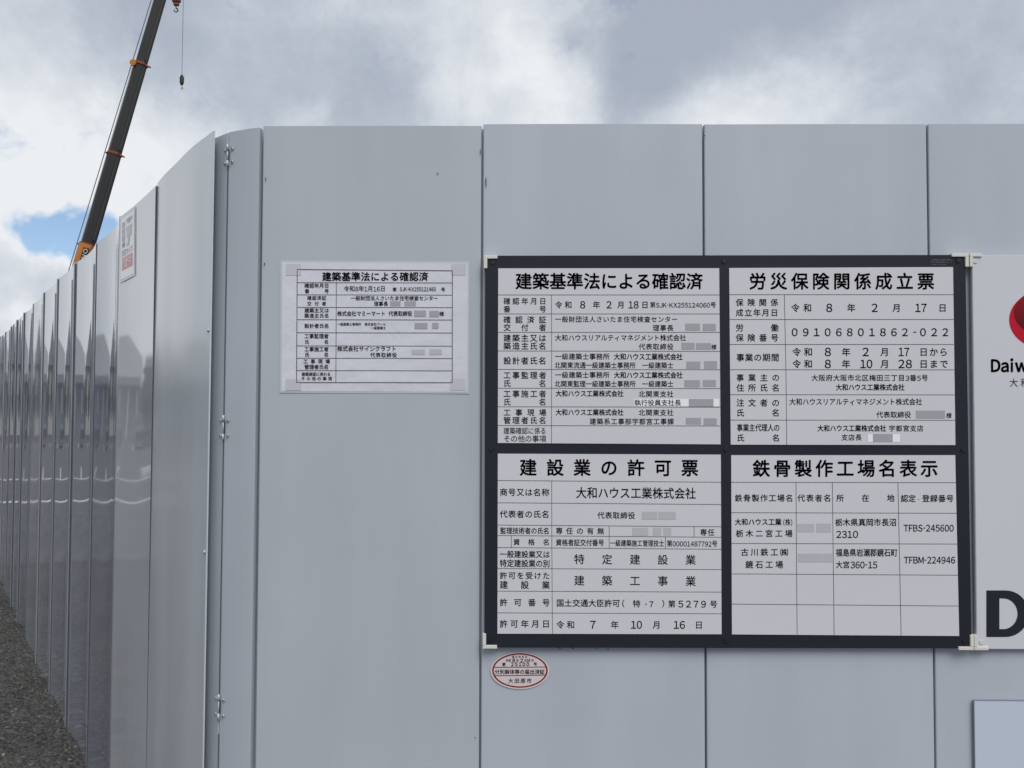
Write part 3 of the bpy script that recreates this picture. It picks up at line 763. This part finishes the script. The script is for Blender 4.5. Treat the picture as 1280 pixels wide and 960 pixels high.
# white plastic corner clips holding both boards
def clip(label, u, v, hx_, hy_, sx, sy, fy):
    """L shaped clip with its outer corner at photo point (u, v); arms hx_, hy_ long (photo px); sx, sy = direction of arms"""
    r = thing('corner_clip', label, 'bracket', group='white plastic corner clips on the boards')
    x, z = on_wall(u, v, fy-.004); s = (on_wall(u+1, v, fy)[0]-on_wall(u, v, fy)[0])
    wd = 4.3*s; bm = bmesh.new()
    X = sorted((x, x+sx*hx_*s)); Z = sorted((z, z+sy*wd))
    box(bm, X[0], X[1], fy-.004, -.0045, Z[0], Z[1])
    X = sorted((x, x+sx*wd)); Z = sorted((z+sy*wd, z+sy*hy_*s))
    box(bm, X[0], X[1], fy-.0045, -.0047, Z[0], Z[1])
    bmesh.ops.bevel(bm, geom=list(bm.edges), offset=.0008, segments=1, affect='EDGES')
    r.location = (x, fy, z)
    me = bm_mesh(bm, 'clip_arms'); me.transform(Matrix.Translation((-x, -fy, -z)))
    link('clip_arms', me, M_plastic, r)
clip('white corner clip on the upper left corner of the charcoal board', 604.8, 319.0, 17, 16.5, 1, -1, FY)
clip('white corner clip on the lower left corner of the charcoal board', 603.2, 811.0, 18, 18.5, 1, 1, FY)
clip('white corner clip on the upper right corner of the charcoal board', 1211.0, 316.6, 21, 17, -1, -1, FY)
clip('white corner clip on the lower right corner of the charcoal board', 1217.6, 813.0, 19, 19, -1, 1, FY)
clip('white corner clip on the upper left corner of the company sign', 1212.2, 316.6, 15.5, 17, 1, -1, BY)
clip('white corner clip on the lower left corner of the company sign', 1218.0, 813.0, 18, 19, 1, 1, BY)

# pale sheet below the sign
low = thing('blank_panel', 'plain pale blue board fixed under the company sign at the lower right', 'board')
x0, zt = on_wall(1218, 876, -.010); x1, _ = on_wall(1220, 960, -.010)
bm = bmesh.new(); box(bm, x0, x0+.85, -.010, -.0048, zt-.5, zt)
link('blank_sheet', bm_mesh(bm, 'blank_sheet'), mat('pale_blue_board', (.50, .56, .66), .35, var=.03, vscale=4), low)
bm = bmesh.new(); box(bm, x0-.0014, x0, -.0105, -.0046, zt-.5, zt+.0012); box(bm, x0, x0+.85, -.0105, -.0046, zt+.0001, zt+.0012)
link('edge_trim', bm_mesh(bm, 'edge_trim'), mat('dark_trim', (.20, .22, .26), .5), low)

# ------------------------------------------------------------------ taped paper notice
pap = thing('paper_notice', 'laminated white paper permit notice taped on the fence left of the charcoal board', 'notice')
KP = 1280/260; PY = -.0022
def warped_sheet(name, quad, y, m, parent, amp, n=24, seed=0):
    V = []; F = []
    for j in range(n+1):
        for i in range(n+1):
            a, b = i/n, j/n
            p = [quad[0][k]*(1-a)*(1-b)+quad[1][k]*a*(1-b)+quad[2][k]*a*b+quad[3][k]*(1-a)*b for k in (0, 1)]
            x, z = on_wall(340+p[0]/KP, 315+p[1]/KP, y)
            e = min(a, 1-a, b, 1-b)
            h = amp*(noise.noise(Vector((a*3+seed, b*5, 1)))*.5+.5) if 0 < e else amp*.3*(noise.noise(Vector((a*6, b*6, seed)))*.5+.5)
            V.append((x, y-h, z))
    for j in range(n):
        for i in range(n): F.append((j*(n+1)+i, (j+1)*(n+1)+i, (j+1)*(n+1)+i+1, j*(n+1)+i+1))
    return link(name, mesh(name, V, F, True), m, parent)
lam = warped_sheet('laminate', [(52, 52), (1216, 58), (1212, 872), (50, 866)], PY, M_film, pap, .0002)
ps = warped_sheet('paper', [(64, 64), (1205, 70), (1200, 862), (60, 856)], PY-.0004, M_paper, pap, .0008)
PT = PY-.0016
k = Ink(PT, 340, 315, KP); k.text('建築基準法による確認済', 310, 960, 124, 178, B0); k.build('title_lettering', M_ink, pap)
k = Ink(PT, 340, 315, KP); T = k.text; G = .016
T('確認年月日', 200, 350, 193, 221, G); T('番号', 202, 350, 227, 254, G); T('令和8年1月16日', 443, 698, 208, 243, .010); T('第', 742, 767, 218, 243, G); T('SJK-KX255121460', 785, 1010, 217, 241, .010); T('号', 1040, 1066, 218, 243, G)
T('確認済証', 217, 333, 270, 296, G); T('交付者', 217, 333, 305, 330, G); T('一般財団法人さいたま住宅検査センター', 485, 1022, 270, 298, G); T('理事長', 628, 713, 304, 333, G)
T('建築主又は', 200, 350, 345, 373, G); T('築造主氏名', 200, 350, 378, 405, G); T('株式会社マミーマート', 402, 697, 363, 394, G); T('代表取締役', 718, 862, 363, 394, G); T('様', 1030, 1057, 366, 394, G)
T('設計者氏名', 200, 350, 440, 468, G); T('一級建築士事務所', 402, 548, 435, 453, G); T('株式会社アール', 570, 700, 435, 453, G); T('一級建築士', 610, 700, 458, 476, G)
T('工事監理者', 200, 348, 503, 532, G); T('氏名', 202, 348, 540, 566, G); T('工事施工者', 200, 348, 583, 612, G); T('氏名', 202, 348, 618, 645, G)
T('株式会社サインクラフト', 402, 765, 580, 611, G); T('代表取締役', 605, 768, 619, 648, G)
T('工事現場', 193, 356, 659, 686, G); T('管理者氏名', 200, 348, 693, 721, G); T('建築確認に係わる', 183, 360, 740, 763, G); T('その他の事項', 180, 368, 767, 790, G)
k.build('lettering', M_ink, pap)
r_ = Ink(PT, 340, 315, KP)
for y in (188, 263, 340, 416, 496, 577, 653, 729): r_.line(153, y, 1109, y+2, 3.0)
for a in ((153, 107, 1110, 115), (150, 803, 1109, 804)): r_.line(*a, 3.8)
r_.line(155, 106, 151, 804, 3.8); r_.line(1110, 114, 1109, 805, 3.8); r_.line(396, 188, 393, 803, 3.0)
r_.build('ruled_lines', M_ink, pap)
pt = Ink(PT, 340, 315, KP)
for a in ((727, 303, 790, 333), (815, 303, 885, 333), (875, 360, 948, 398), (968, 362, 1026, 400), (878, 436, 956, 472), (986, 436, 1024, 472)): pt.rect(*a)
pt.build('name_patch', M_patch, pap)
pt = Ink(PT, 340, 315, KP); pt.rect(860, 600, 940, 632); pt.rect(970, 598, 1043, 632); pt.build('name_patch', M_patchl, pap)
for a in ((85, 74, 178, 144), (1104, 74, 1190, 142), (84, 782, 180, 852), (1098, 780, 1190, 850)):
    tq = Ink(PT+.0002, 340, 315, KP); tq.rect(*a); tq.build('tape_square', M_tapegrey, pap)

# ------------------------------------------------------------------ oval sticker
st = thing('oval_sticker', 'small white oval sticker with a red ring below the charcoal board', 'sticker')
KS = 1280/180
def ell(k, cx, cy, rx, ry, n=56): return [(cx+rx*math.cos(i*2*math.pi/n), cy+ry*math.sin(i*2*math.pi/n)) for i in range(n)]
k = Ink(-.0036, 600, 790, KS); k.add(ell(k, 355, 345, 262, 163), [tuple(range(55, -1, -1))]); k.build('sticker_sheet', mat('sticker_white', (.62, .56, .57), .35), st)
k = Ink(-.0040, 600, 790, KS)
a = ell(k, 355, 342, 247, 153); b = ell(k, 355, 342, 233, 141)
k.add(a+b, [(i, 56+i, 56+(i+1) % 56, (i+1) % 56) for i in range(56)])
k.line(120, 314, 588, 311, 7); k.line(128, 389, 580, 383, 7)
k.build('red_ring', M_red, st)
k = Ink(-.0041, 600, 790, KS); T = k.text
T('届出年月日', 285, 420, 212, 231, .012); T('令和', 228, 276, 240, 267, .012); T('8', 292, 308, 236, 268, .03); T('年', 322, 346, 242, 266, .012); T('2', 360, 380, 238, 270, .03); T('月', 394, 414, 242, 266, .012)
T('19', 416, 446, 240, 266, .03); T('日', 455, 478, 240, 264, .012); T('第', 197, 228, 272, 303, .020); T('25100', 275, 438, 272, 302, .03); T('号', 478, 506, 270, 300, .020)
T('分別解体等の届出済証', 132, 573, 333, 375, .018); T('大田原市', 252, 458, 412, 455, .012)
k.build('lettering', M_ink, st)

# ------------------------------------------------------------------ camera warning poster on the side fence
def poster():
    r = thing('warning_poster', 'faded security camera warning poster with a red box on the second side panel', 'poster')
    # panel 1 line: from u=196 to u=149; poster spans u 150..171
    q0, q1 = Vector((*P[1][4], 0)), Vector((*P[1][-1], 0))
    pa, pb = q0.lerp(q1, .12), q0.lerp(q1, .94)
    d = (pb-pa).normalized(); n = Vector((FN.x, FN.y, 0))
    off = n*.0007
    Wd = (pb-pa).length
    zt, zb = H-.045, 0.0
    # height measured from the picture: top v=262 at u=171, bottom v=343
    def zat(u, v, p):
        dd = ray(u, v); tt = (p.y-CAM.y)/dd.y; return CAM.z+dd.z*tt
    zt = zat(171, 261, pa); zb = zat(171, 341, pa)
    def P3(a, b, o=0): # a 0..1 from left (far) to right (near); b 0..1 from top down
        z = zt+(zb-zt)*b; tt = .97-.41*a
        q = pb.lerp(pa, a)+off+n*(o-.0052*math.sin(math.pi*tt)*math.sin(math.pi*(z-1))); return Vector((q.x, q.y, z))
    def rectm(name, items, m, o):
        V = []; F = []
        for a0, b0, a1, b1 in items:
            k = len(V); V += [P3(a0, b0, o), P3(a1, b0, o), P3(a1, b1, o), P3(a0, b1, o)]; F.append((k, k+3, k+2, k+1))
        return link(name, mesh(name, V, F), m, r)
    grey = mat('poster_film', (.50, .53, .56), .12); wht = mat('poster_white', (.80, .80, .82), .2)
    rectm('poster_film', [(0, -.04, 1, 1.04)], grey, 0)
    rectm('poster_sheet', [(.08, 0, .93, 1)], wht, .0006)
    dk = mat('poster_ink', (.10, .10, .13), .25); rd = mat('poster_red', (.60, .09, .10), .25); gr = mat('poster_picture', (.34, .38, .38), .2)
    rectm('red_box', [(.16, .655, .82, .855)], rd, .0012)
    # pictured camera: housing, hood and bracket shapes
    rectm('camera_picture', [(.46, .22, .76, .36), (.40, .19, .80, .23), (.52, .36, .64, .45), (.44, .45, .60, .50)], gr, .0012)
    def vtext(s, a0, a1, b0, b1, m, o, vertical=False, wt=.012, name='lettering'):
        V = []; F = []; n_ = len(s)
        for i, ch in enumerate(s):
            v, f = glyph(ch, wt); k = len(V)
            for p in v:
                if vertical: a = a0+(a1-a0)*p[0]; b = b0+(b1-b0)*(i+1-(p[1]+.12))/n_
                else: a = a0+(a1-a0)*(i+p[0])/n_; b = b1-(b1-b0)*(p[1]+.12)
                V.append(P3(a, b, o))
            F += [tuple(k+j for j in q) for q in f]
        link(name, mesh(name, V, F), m, r)
    vtext('防犯設備', .14, .36, .07, .50, dk, .0014, True)
    vtext('作動中', .42, .82, .05, .15, dk, .0014)
    vtext('防犯カメラ', .14, .84, .52, .64, dk, .0014, wt=.03)
    vtext('作動中', .19, .80, .67, .84, wht, .0018, wt=.03)
    return r
poster()

# ------------------------------------------------------------------ crane
def crane():
    YD = 40.0
    M_boom = mat('dark_grey_boom_paint', (.013, .014, .015), .6, var=.3, vscale=1.5)
    M_boom2 = mat('boom_underside', (.03, .03, .03), .6)
    M_or = mat('orange_crane_paint', (.45, .15, .015), .5, var=.25, vscale=1.5)
    M_rd = mat('orange_collar', (.20, .045, .012), .6, var=.2, vscale=3)
    M_rope = mat('steel_rope', (.16, .16, .17), .5); M_wht = mat('white_letter', (.7, .7, .7), .5); M_blk = mat('black_rubber', (.02, .02, .02), .8)
    M_hose = mat('pale_boom_strip', (.45, .46, .45), .5)
    base = at_depth(52, 500, YD); root_loc = Vector((base.x-.2, YD, 0))
    r = thing('mobile_crane', 'mobile crane with long dark telescopic boom rising behind the side fence', 'crane', root_loc)
    def P(u, v, dy=0): return at_depth(u, v, YD+dy)-root_loc
    def X(v): return 110.2+(304-v)*.2935     # centre line of the boom
    pxm = YD/FPX+.0018
    def section(name, v0, v1, w0, w1, m, uw=1.0):
        a, b = P(X(v0), v0), P(X(v1), v1); ax = (b-a).normalized()
        sd_ = Vector((0, 1, 0)); lat = ax.cross(sd_).normalized()
        # boxy section with rounded keel, turned so that flank and keel both show
        prof = [(-.50, .42), (-.42, .5), (.34, .5), (.42, .42), (.44, -.2), (.34, -.42), (.12, -.54), (-.12, -.54), (-.38, -.42), (-.5, -.2)]
        prof = [(-.5, .5), (.12, .62), (.5, .30), (.5, -.30), (.12, -.62), (-.5, -.5)]
        bm = bmesh.new(); rings = []
        for c, wd in ((a, w0), (b, w1)):
            s = wd*YD/FPX
            rings.append([bm.verts.new(c+lat*(-1)*(-q[0])*s+sd_*q[1]*s*.9) for q in prof])
        n = len(prof)
        for i in range(n): bm.faces.new((rings[0][i], rings[0][(i+1) % n], rings[1][(i+1) % n], rings[1][i]))
        bm.faces.new(rings[0][::-1]); bm.faces.new(rings[1])
        bmesh.ops.bevel(bm, geom=[e for e in bm.edges], offset=.012, segments=1, affect='EDGES')
        return link(name, bm_mesh(bm, name), m, r)
    section('boom_section', 490, 306, 21, 19.0, M_or)
    section('boom_section', 306, 192, 14.6, 14.2, M_boom)
    section('boom_section', 192, 80, 13.6, 13.2, M_boom)
    section('boom_section', 80, -78, 12.5, 12.0, M_boom)
    # shadow-side guide plate along the keel
    for v0, v1, wd in ((300, 196, 16.6), (188, 84, 15.4), (76, -74, 14.2)):
        a, b = P(X(v0)+wd*.36, v0, -.20), P(X(v1)+wd*.36, v1, -.20)
        bm = bmesh.new(); tube(bm, a, b, .07, n=8); link('keel_plate', bm_mesh(bm, 'keel_plate'), M_boom2, r)
    for v, wd, m in ((306, 18.5, M_rd), (192, 15.8, M_rd), (80, 15.4, M_rd)):
        section('boom_collar', v+1.5, v-1.7, wd, wd, m)
        bm = bmesh.new(); p = P(X(v)+wd*.45, v+2.0, -.3); q = P(X(v)+wd*.45+5.5, v+4.5, -.3); tube(bm, p, q, .05, .035, n=8); link('collar_lug', bm_mesh(bm, 'collar_lug'), M_rd, r); bm = bmesh.new()
        tube(bm, P(X(v)-wd*.5, v-2, -.1), P(X(v)-wd*.5-3, v-1, -.1), .05, n=8)
        link('collar_lug', bm_mesh(bm, 'collar_lug'), M_rd, r)
    bm = bmesh.new(); c = P(X(80)-8.8, 79, -.25); tube(bm, c+Vector((0, -.12, 0)), c+Vector((0, .12, 0)), .15, n=14); link('rope_sheave', bm_mesh(bm, 'rope_sheave'), M_or, r)
    # rope and pale hose strip running along the back of the boom
    bm = bmesh.new(); tube(bm, P(X(480)-16, 480), P(X(-78)-9.5, -78), .022, n=6); link('hoist_rope', bm_mesh(bm, 'hoist_rope'), M_rope, r)
    bm = bmesh.new(); tube(bm, P(X(306)-9.4, 306), P(X(84)-8.6, 84), .028, n=6); link('boom_strip', bm_mesh(bm, 'boom_strip'), M_hose, r)
    # lettering on the orange base section (only its upper end clears the fence)
    word = 'TADANO'
    V = []; F = []
    a, b = P(X(353)-.5, 353, -.46), P(X(311)-.5, 311, -.44); ax = (b-a); per = Vector((ax.z, 0, -ax.x)).normalized()
    for i, ch in enumerate(word):
        v, f = glyph(ch, .04); k = len(V)
        for p in v: V.append(a+ax*((i+p[0]*1.15)/len(word))-per*(p[1]-.36)*.27)
        F += [tuple(k+j for j in q) for q in f]
    bm = bmesh.new(); a2, b2 = a+Vector((0, .02, 0)), b+Vector((0, .02, 0)); h = per*.15
    bm.faces.new([bm.verts.new(q) for q in (a2-h, a2+h, b2+h+ax.normalized()*.05, b2-h+ax.normalized()*.05)]); link('name_band', bm_mesh(bm, 'name_band'), M_blk, r)
    link('lettering', mesh('lettering', V, F), M_wht, r)
    # boom head, main hook block, auxiliary line
    bm = bmesh.new(); h0 = P(X(-78), -78)
    box(bm, h0.x-.25, h0.x+.55, h0.y-.22, h0.y+.22, h0.z-.15, h0.z+.45, bevel=.05)
    for dx in (.05, .42): tube(bm, (h0.x+dx, h0.y-.3, h0.z+.05), (h0.x+dx, h0.y+.3, h0.z+.05), .22, n=16)
    link('boom_head', bm_mesh(bm, 'boom_head'), M_or, r)
    bm = bmesh.new(); hb = P(220.5, 2); top = P(222, -76)
    for dx in (-.07, .07): tube(bm, hb+Vector((dx, 0, .2)), Vector((hb.x+dx, hb.y, top.z)), .012, n=6)
    link('hoist_rope', bm_mesh(bm, 'hoist_rope'), M_rope, r)
    bm = bmesh.new(); box(bm, hb.x-.20, hb.x+.20, hb.y-.12, hb.y+.12, hb.z-.05, hb.z+.34, bevel=.07); box(bm, hb.x-.12, hb.x+.12, hb.y-.09, hb.y+.09, hb.z-.20, hb.z-.055, bevel=.03)
    block = link('hook_block', bm_mesh(bm, 'hook_block'), mat('hook_brown', (.13, .045, .025), .6), r)
    def hook(c, R_, m, par):
        bm = bmesh.new(); n = 14; tube(bm, c+Vector((0, 0, R_*1.0)), c+Vector((0, 0, R_*2.0)), R_*.3, n=8)
        prev = None
        for i in range(n+1):
            a = math.pi/2-i/n*R(300); p = c+Vector((math.cos(a)*R_, 0, math.sin(a)*R_))
            if prev is not None: tube(bm, prev, p, R_*.36*(1-.5*(i/n)**2), n=8)
            prev = p
        link('hook', bm_mesh(bm, 'hook'), m, par)
    hook(P(220, 12.8), .088, M_blk, block)
    ax_, au = P(228.3, -72), P(227.4, 93)
    bm = bmesh.new(); tube(bm, Vector((au.x, au.y, au.z)), Vector((au.x+.02, au.y, ax_.z)), .013, n=6); link('hoist_rope', bm_mesh(bm, 'hoist_rope'), M_rope, r)
    bm = bmesh.new(); c0 = P(227.4, 93.5); c1 = P(227.2, 106.5)
    tube(bm, c0, c0.lerp(c1, .25), .04, .10, n=12); tube(bm, c0.lerp(c1, .25), c0.lerp(c1, .75), .10, n=12); tube(bm, c0.lerp(c1, .75), c1, .10, .05, n=12)
    wgt = link('hook_weight', bm_mesh(bm, 'hook_weight'), mat('hook_weight_paint', (.03, .025, .012), .6), r)
    hook(P(227.3, 110.3), .045, M_blk, wgt)
    # machine standing on the site, hidden by the fence from here
    piv = P(X(480), 480)
    bx = piv.x
    bm = bmesh.new(); box(bm, bx-3.2, bx+4.2, -1.2, 1.2, .75, 1.35, bevel=.06); link('chassis', bm_mesh(bm, 'chassis'), M_or, r)
    bm = bmesh.new(); box(bm, bx-2.2, bx+1.6, -1.1, 1.1, 1.45, 2.15, bevel=.08); tube(bm, (bx-.3, 0, 1.34), (bx-.3, 0, 1.46), .8, n=24); box(bm, bx-.5, bx+.35, -.5, -.38, 2.1, 3.0); box(bm, bx-.5, bx+.35, .38, .5, 2.1, 3.0)
    link('turntable', bm_mesh(bm, 'turntable'), M_or, r)
    bm = bmesh.new(); box(bm, bx+.2, bx+1.9, -1.2, -.45, 1.5, 2.95, bevel=.1); cab = link('cab', bm_mesh(bm, 'cab'), M_or, r)
    bm = bmesh.new(); box(bm, bx+.4, bx+1.7, -1.215, -1.19, 2.05, 2.8); box(bm, bx+1.88, bx+1.915, -1.1, -.55, 1.9, 2.8); link('window', bm_mesh(bm, 'window'), mat('cab_glass', (.03, .04, .05), .08), cab)
    bm = bmesh.new(); tube(bm, (bx+1.2, 0, 2.0), P(X(400), 400)+Vector((.15, 0, 0)), .12, n=10); link('lift_cylinder', bm_mesh(bm, 'lift_cylinder'), M_pipe, r)
    for dx in (-2.2, 3.0):
        for dy in (-1, 1):
            bm = bmesh.new(); tube(bm, (bx+dx, dy*.95, .62), (bx+dx, dy*1.3, .62), .62, n=24); tube(bm, (bx+dx, dy*1.3, .62), (bx+dx, dy*1.32, .62), .34, n=16)
            link('wheel', bm_mesh(bm, 'wheel'), M_blk, r)
    for dx in (-3.0, 4.0):
        for dy in (-1, 1):
            bm = bmesh.new(); box(bm, bx+dx-.12, bx+dx+.12, *sorted((dy*1.1, dy*2.6)), .8, 1.0); tube(bm, (bx+dx, dy*2.5, .04), (bx+dx, dy*2.5, .9), .08, n=10); tube(bm, (bx+dx, dy*2.5, .0), (bx+dx, dy*2.5, .06), .25, n=14)
            link('outrigger', bm_mesh(bm, 'outrigger'), M_or, r)
crane()

# ------------------------------------------------------------------ the open side: car park, store, trees (seen mirrored in the side fence)
E_ = Vector((-math.sin(R(46)), math.cos(R(46)), 0)); Lr = Vector((E_.y, -E_.x, 0))
O_ = Vector((CAM.x, CAM.y, 0)); RZ = math.atan2(Lr.y, Lr.x)
def lot(l, e, z=0): return O_+E_*e+Lr*l+Vector((0, 0, z))
def lot_mesh(name, boxes, m, parent=None):
    bm = bmesh.new()
    for (l0, l1, e0, e1, z0, z1) in boxes: box(bm, l0, l1, e0, e1, z0, z1)
    o = link(name, bm_mesh(bm, name), m, parent)
    if parent is None: o.location = O_; o.rotation_euler = (0, 0, RZ)
    return o
M_line = mat('white_road_paint', (.72, .72, .70), .6, var=.1, vscale=20)
V = []; F = []
def stripe(l0, l1, e0, e1):
    n = len(V); V.extend([(l0, e0, .004), (l1, e0, .004), (l1, e1, .004), (l0, e1, .004)]); F.append((n, n+1, n+2, n+3))
stripe(-40, 5.0, 15.2, 15.45); stripe(-40, 6.0, 20.6, 20.85)
for i in range(17): stripe(-40+i*2.6, -39.85+i*2.6, 20.85, 25.6)
for i in range(22): stripe(-44+i*2.6, -43.85+i*2.6, 40, 45)
stripe(-44, 12, 45, 45.15)
o = link('parking_lines', mesh('parking_lines', V, F), M_line); o.location = O_; o.rotation_euler = (0, 0, RZ); o['kind'] = 'structure'
store = thing('store_building', 'low pale grey store building across the car park, mirrored in the side fence', 'building', O_, RZ)
M_wall = mat('store_wall', (.46, .47, .48), .7, var=.06, vscale=.4); M_low = mat('store_shopfront', (.16, .17, .18), .4); M_glz = mat('shop_glass', (.04, .05, .06), .08); M_roofs = mat('store_roof', (.16, .17, .19), .6)
bm = bmesh.new()
vs = []
for e in (62, 84):
    vs.append([bm.verts.new(p) for p in ((-30, e, 0), (3, e, 0), (3, e, 5.0), (-3, e, 6.3), (-21, e, 6.3), (-30, e, 4.6))])
bm.faces.new(vs[0][::-1]); bm.faces.new(vs[1])
for i in range(6): bm.faces.new((vs[0][i], vs[0][(i+1) % 6], vs[1][(i+1) % 6], vs[1][i]))
link('wall', bm_mesh(bm, 'wall'), M_wall, store)
lot_mesh('canopy', [(-29, 2, 60.2, 61.98, 3.2, 3.7)], M_roofs, store)
for i in range(9): lot_mesh('pillar', [(-28+i*3.6, -27.6+i*3.6, 60.5, 60.9, 0, 3.19)], M_wall, store)
for i in range(9): lot_mesh('shop_window', [(-27.2+i*3.6, -24.6+i*3.6, 61.9, 61.97, .2, 2.9)], M_glz, store)
lot_mesh('shopfront_base', [(-29.5, 2.5, 61.88, 61.99, 0, 3.1)], M_low, store)
house = thing('gabled_house', 'grey gable roofed house beyond the store, mirrored in the far side panels', 'house', O_+E_*66+Lr*9.0, RZ)
bm = bmesh.new(); box(bm, -5, 5, 0, 8, 0, 4.6); link('wall', bm_mesh(bm, 'wall'), mat('house_wall', (.36, .36, .35), .7), house)
bm = bmesh.new()
A = [bm.verts.new((x, e, z)) for e in (-.5, 8.5) for x, z in ((-5.5, 4.5), (0, 7.6), (5.5, 4.5))]
for q in ((0, 1, 2), (5, 4, 3), (0, 3, 4, 1), (1, 4, 5, 2), (0, 2, 5, 3)): bm.faces.new([A[i] for i in q])
link('roof', bm_mesh(bm, 'roof'), M_roofs, house)
for x in (-3.2, 0, 3.2):
    bm = bmesh.new(); box(bm, x-.6, x+.6, -.04, .0, 1.2, 2.6); link('window', bm_mesh(bm, 'window'), M_glz, house)
# trees
M_leaf = mat('dark_foliage', (.05, .07, .04), .7, var=.5, vscale=.8); M_bark = mat('bark', (.07, .055, .04), .9)
def tree_mesh(seed, hgt, rad):
    rs = random.Random(seed); V = []; F = []
    cl = [(rs.uniform(-1, 1)*rad*.6, rs.uniform(-1, 1)*rad*.6, hgt*rs.uniform(.38, .9), rad*rs.uniform(.3, .55)) for _ in range(16)]+[(0, 0, hgt*.93, rad*.28)]
    for i in range(2600):
        c = rs.choice(cl); d = Vector((rs.gauss(0, 1), rs.gauss(0, 1), rs.gauss(0, 1))).normalized()*c[3]*rs.uniform(.6, 1)
        p = Vector(c[:3])+d; a = Vector((rs.gauss(0, 1), rs.gauss(0, 1), rs.gauss(0, 1))).normalized(); b = a.orthogonal().normalized(); s = rs.uniform(.12, .26); n = len(V)
        V += [p+a*s, p+b*s*.6, p-a*s, p-b*s*.6]; F.append((n, n+1, n+2, n+3))
    cm = mesh('crown', V, F); cm.materials.append(M_leaf)
    bm = bmesh.new(); tube(bm, (0, 0, -.1), (.05, 0, hgt*.55), rad*.09, rad*.05, n=9)
    for c in cl[:7]: tube(bm, (.03, 0, hgt*rs.uniform(.3, .5)), c[:3], rad*.04, rad*.012, n=6)
    tm = bm_mesh(bm, 'trunk'); tm.materials.append(M_bark); return cm, tm
protos = [tree_mesh(1, 7.5, 2.6), tree_mesh(2, 6.0, 2.4)]
desc = ['taller dark tree beside the gabled house', 'bushy dark tree left of the gabled house', 'dark tree between the store and the gabled house', 'round tree at the far end of the car park',
        'dark tree standing nearest the fence line', 'bushy tree behind the gabled house', 'single dark tree at the near end of the store', 'small tree at the back of the car park', 'broad dark tree beyond the store roof']
spots = [(10.5, 56), (3.8, 58), (5.5, 70), (7.0, 52), (12, 66), (13, 76), (-33, 58), (-38, 62), (-44, 66)]
for i, (l, e) in enumerate(spots):
    cm, tm = protos[i % 2]; t_ = thing('broadleaf_tree', desc[i]+', mirrored in the fence', 'tree', lot(l, e), i*1.7, 'trees beyond the car park'); s_ = (.62, .66, .75, .55, .75, .8, .8, .7, .9)[i]; t_.scale = (s_,)*3
    link('crown', cm, None, t_); link('trunk', tm, None, t_)
# parked cars
def car_mesh():
    prof = [(-2.1, .35), (-2.15, .75), (-1.6, .95), (-1.05, 1.0), (-.5, 1.42), (.75, 1.45), (1.5, 1.05), (2.0, .95), (2.1, .4)]
    bm = bmesh.new(); rings = []
    for y, s in ((-.84, .94), (-.78, 1), (.78, 1), (.84, .94)):
        rings.append([bm.verts.new((x*s, y*(1 if z < 1.01 else .84), .35+(z-.35)*s)) for x, z in prof])
    n = len(prof)
    for a, b in zip(rings, rings[1:]):
        for i in range(n): bm.faces.new((a[i], a[(i+1) % n], b[(i+1) % n], b[i]))
    bm.faces.new(rings[0]); bm.faces.new(rings[-1][::-1])
    body = bm_mesh(bm, 'body')
    bm = bmesh.new()
    for y in (-1, 1): bm.faces.new([bm.verts.new((x, y*yy, z)) for x, yy, z in ((-.95, .845, 1.02), (-.5, .70, 1.38), (.7, .70, 1.40), (1.3, .835, 1.06))])
    bm.faces.new([bm.verts.new(p) for p in ((-1.02, -.68, 1.03), (-1.02, .68, 1.03), (-.53, .6, 1.41), (-.53, -.6, 1.41))])
    bm.faces.new([bm.verts.new(p) for p in ((1.47, -.68, 1.09), (1.47, .68, 1.09), (.80, .6, 1.45), (.80, -.6, 1.45))])
    gl = bm_mesh(bm, 'window_glass'); gl.materials.append(M_glz)
    bm = bmesh.new(); tube(bm, (0, -.1, 0), (0, .1, 0), .32, n=18); wh = bm_mesh(bm, 'wheel'); wh.materials.append(M_screwdark)
    return body, gl, wh
cb, cg, cw = car_mesh()
for (l, e, col, nm) in ((-3.5, 42.5, (.03, .035, .05), 'dark'), (-8.7, 42.5, (.65, .65, .66), 'white'), (-16.5, 42.4, (.30, .31, .33), 'silver'), (1.7, 42.6, (.05, .05, .055), 'black')):
    t_ = thing('parked_car', nm+' car parked in the bay before the store, mirrored in the fence', 'car', lot(l, e), RZ+R(90), 'cars parked before the store')
    b2 = cb.copy(); link('body', b2, mat(nm+'_car_paint', col, .25), t_); link('window_glass', cg, None, t_)
    for x in (-1.35, 1.3):
        for y in (-.76, .76): link('wheel', cw, None, t_, (x, y, .32))
# far hills
V = []; F = []
rs = random.Random(9)
for i in range(91):
    a = R(-178+i*1.5); rr = 900
    hh = 22+16*noise.noise(Vector((i*.13, 0, 3)))+8*noise.noise(Vector((i*.5, 1, 3)))
    for q, (dr, hz) in enumerate(((0, -1), (60, hh*.6), (160, hh), (400, -1))):
        V.append((math.sin(a)*(rr+dr), math.cos(a)*(rr+dr), hz))
for i in range(90):
    for q in range(3): k = i*4+q; F.append((k, k+4, k+5, k+1))
o = link('hills', mesh('hills', V, F, True), mat('far_hill_woods', (.05, .07, .06), .9, var=.3, vscale=.02)); o['kind'] = 'structure'
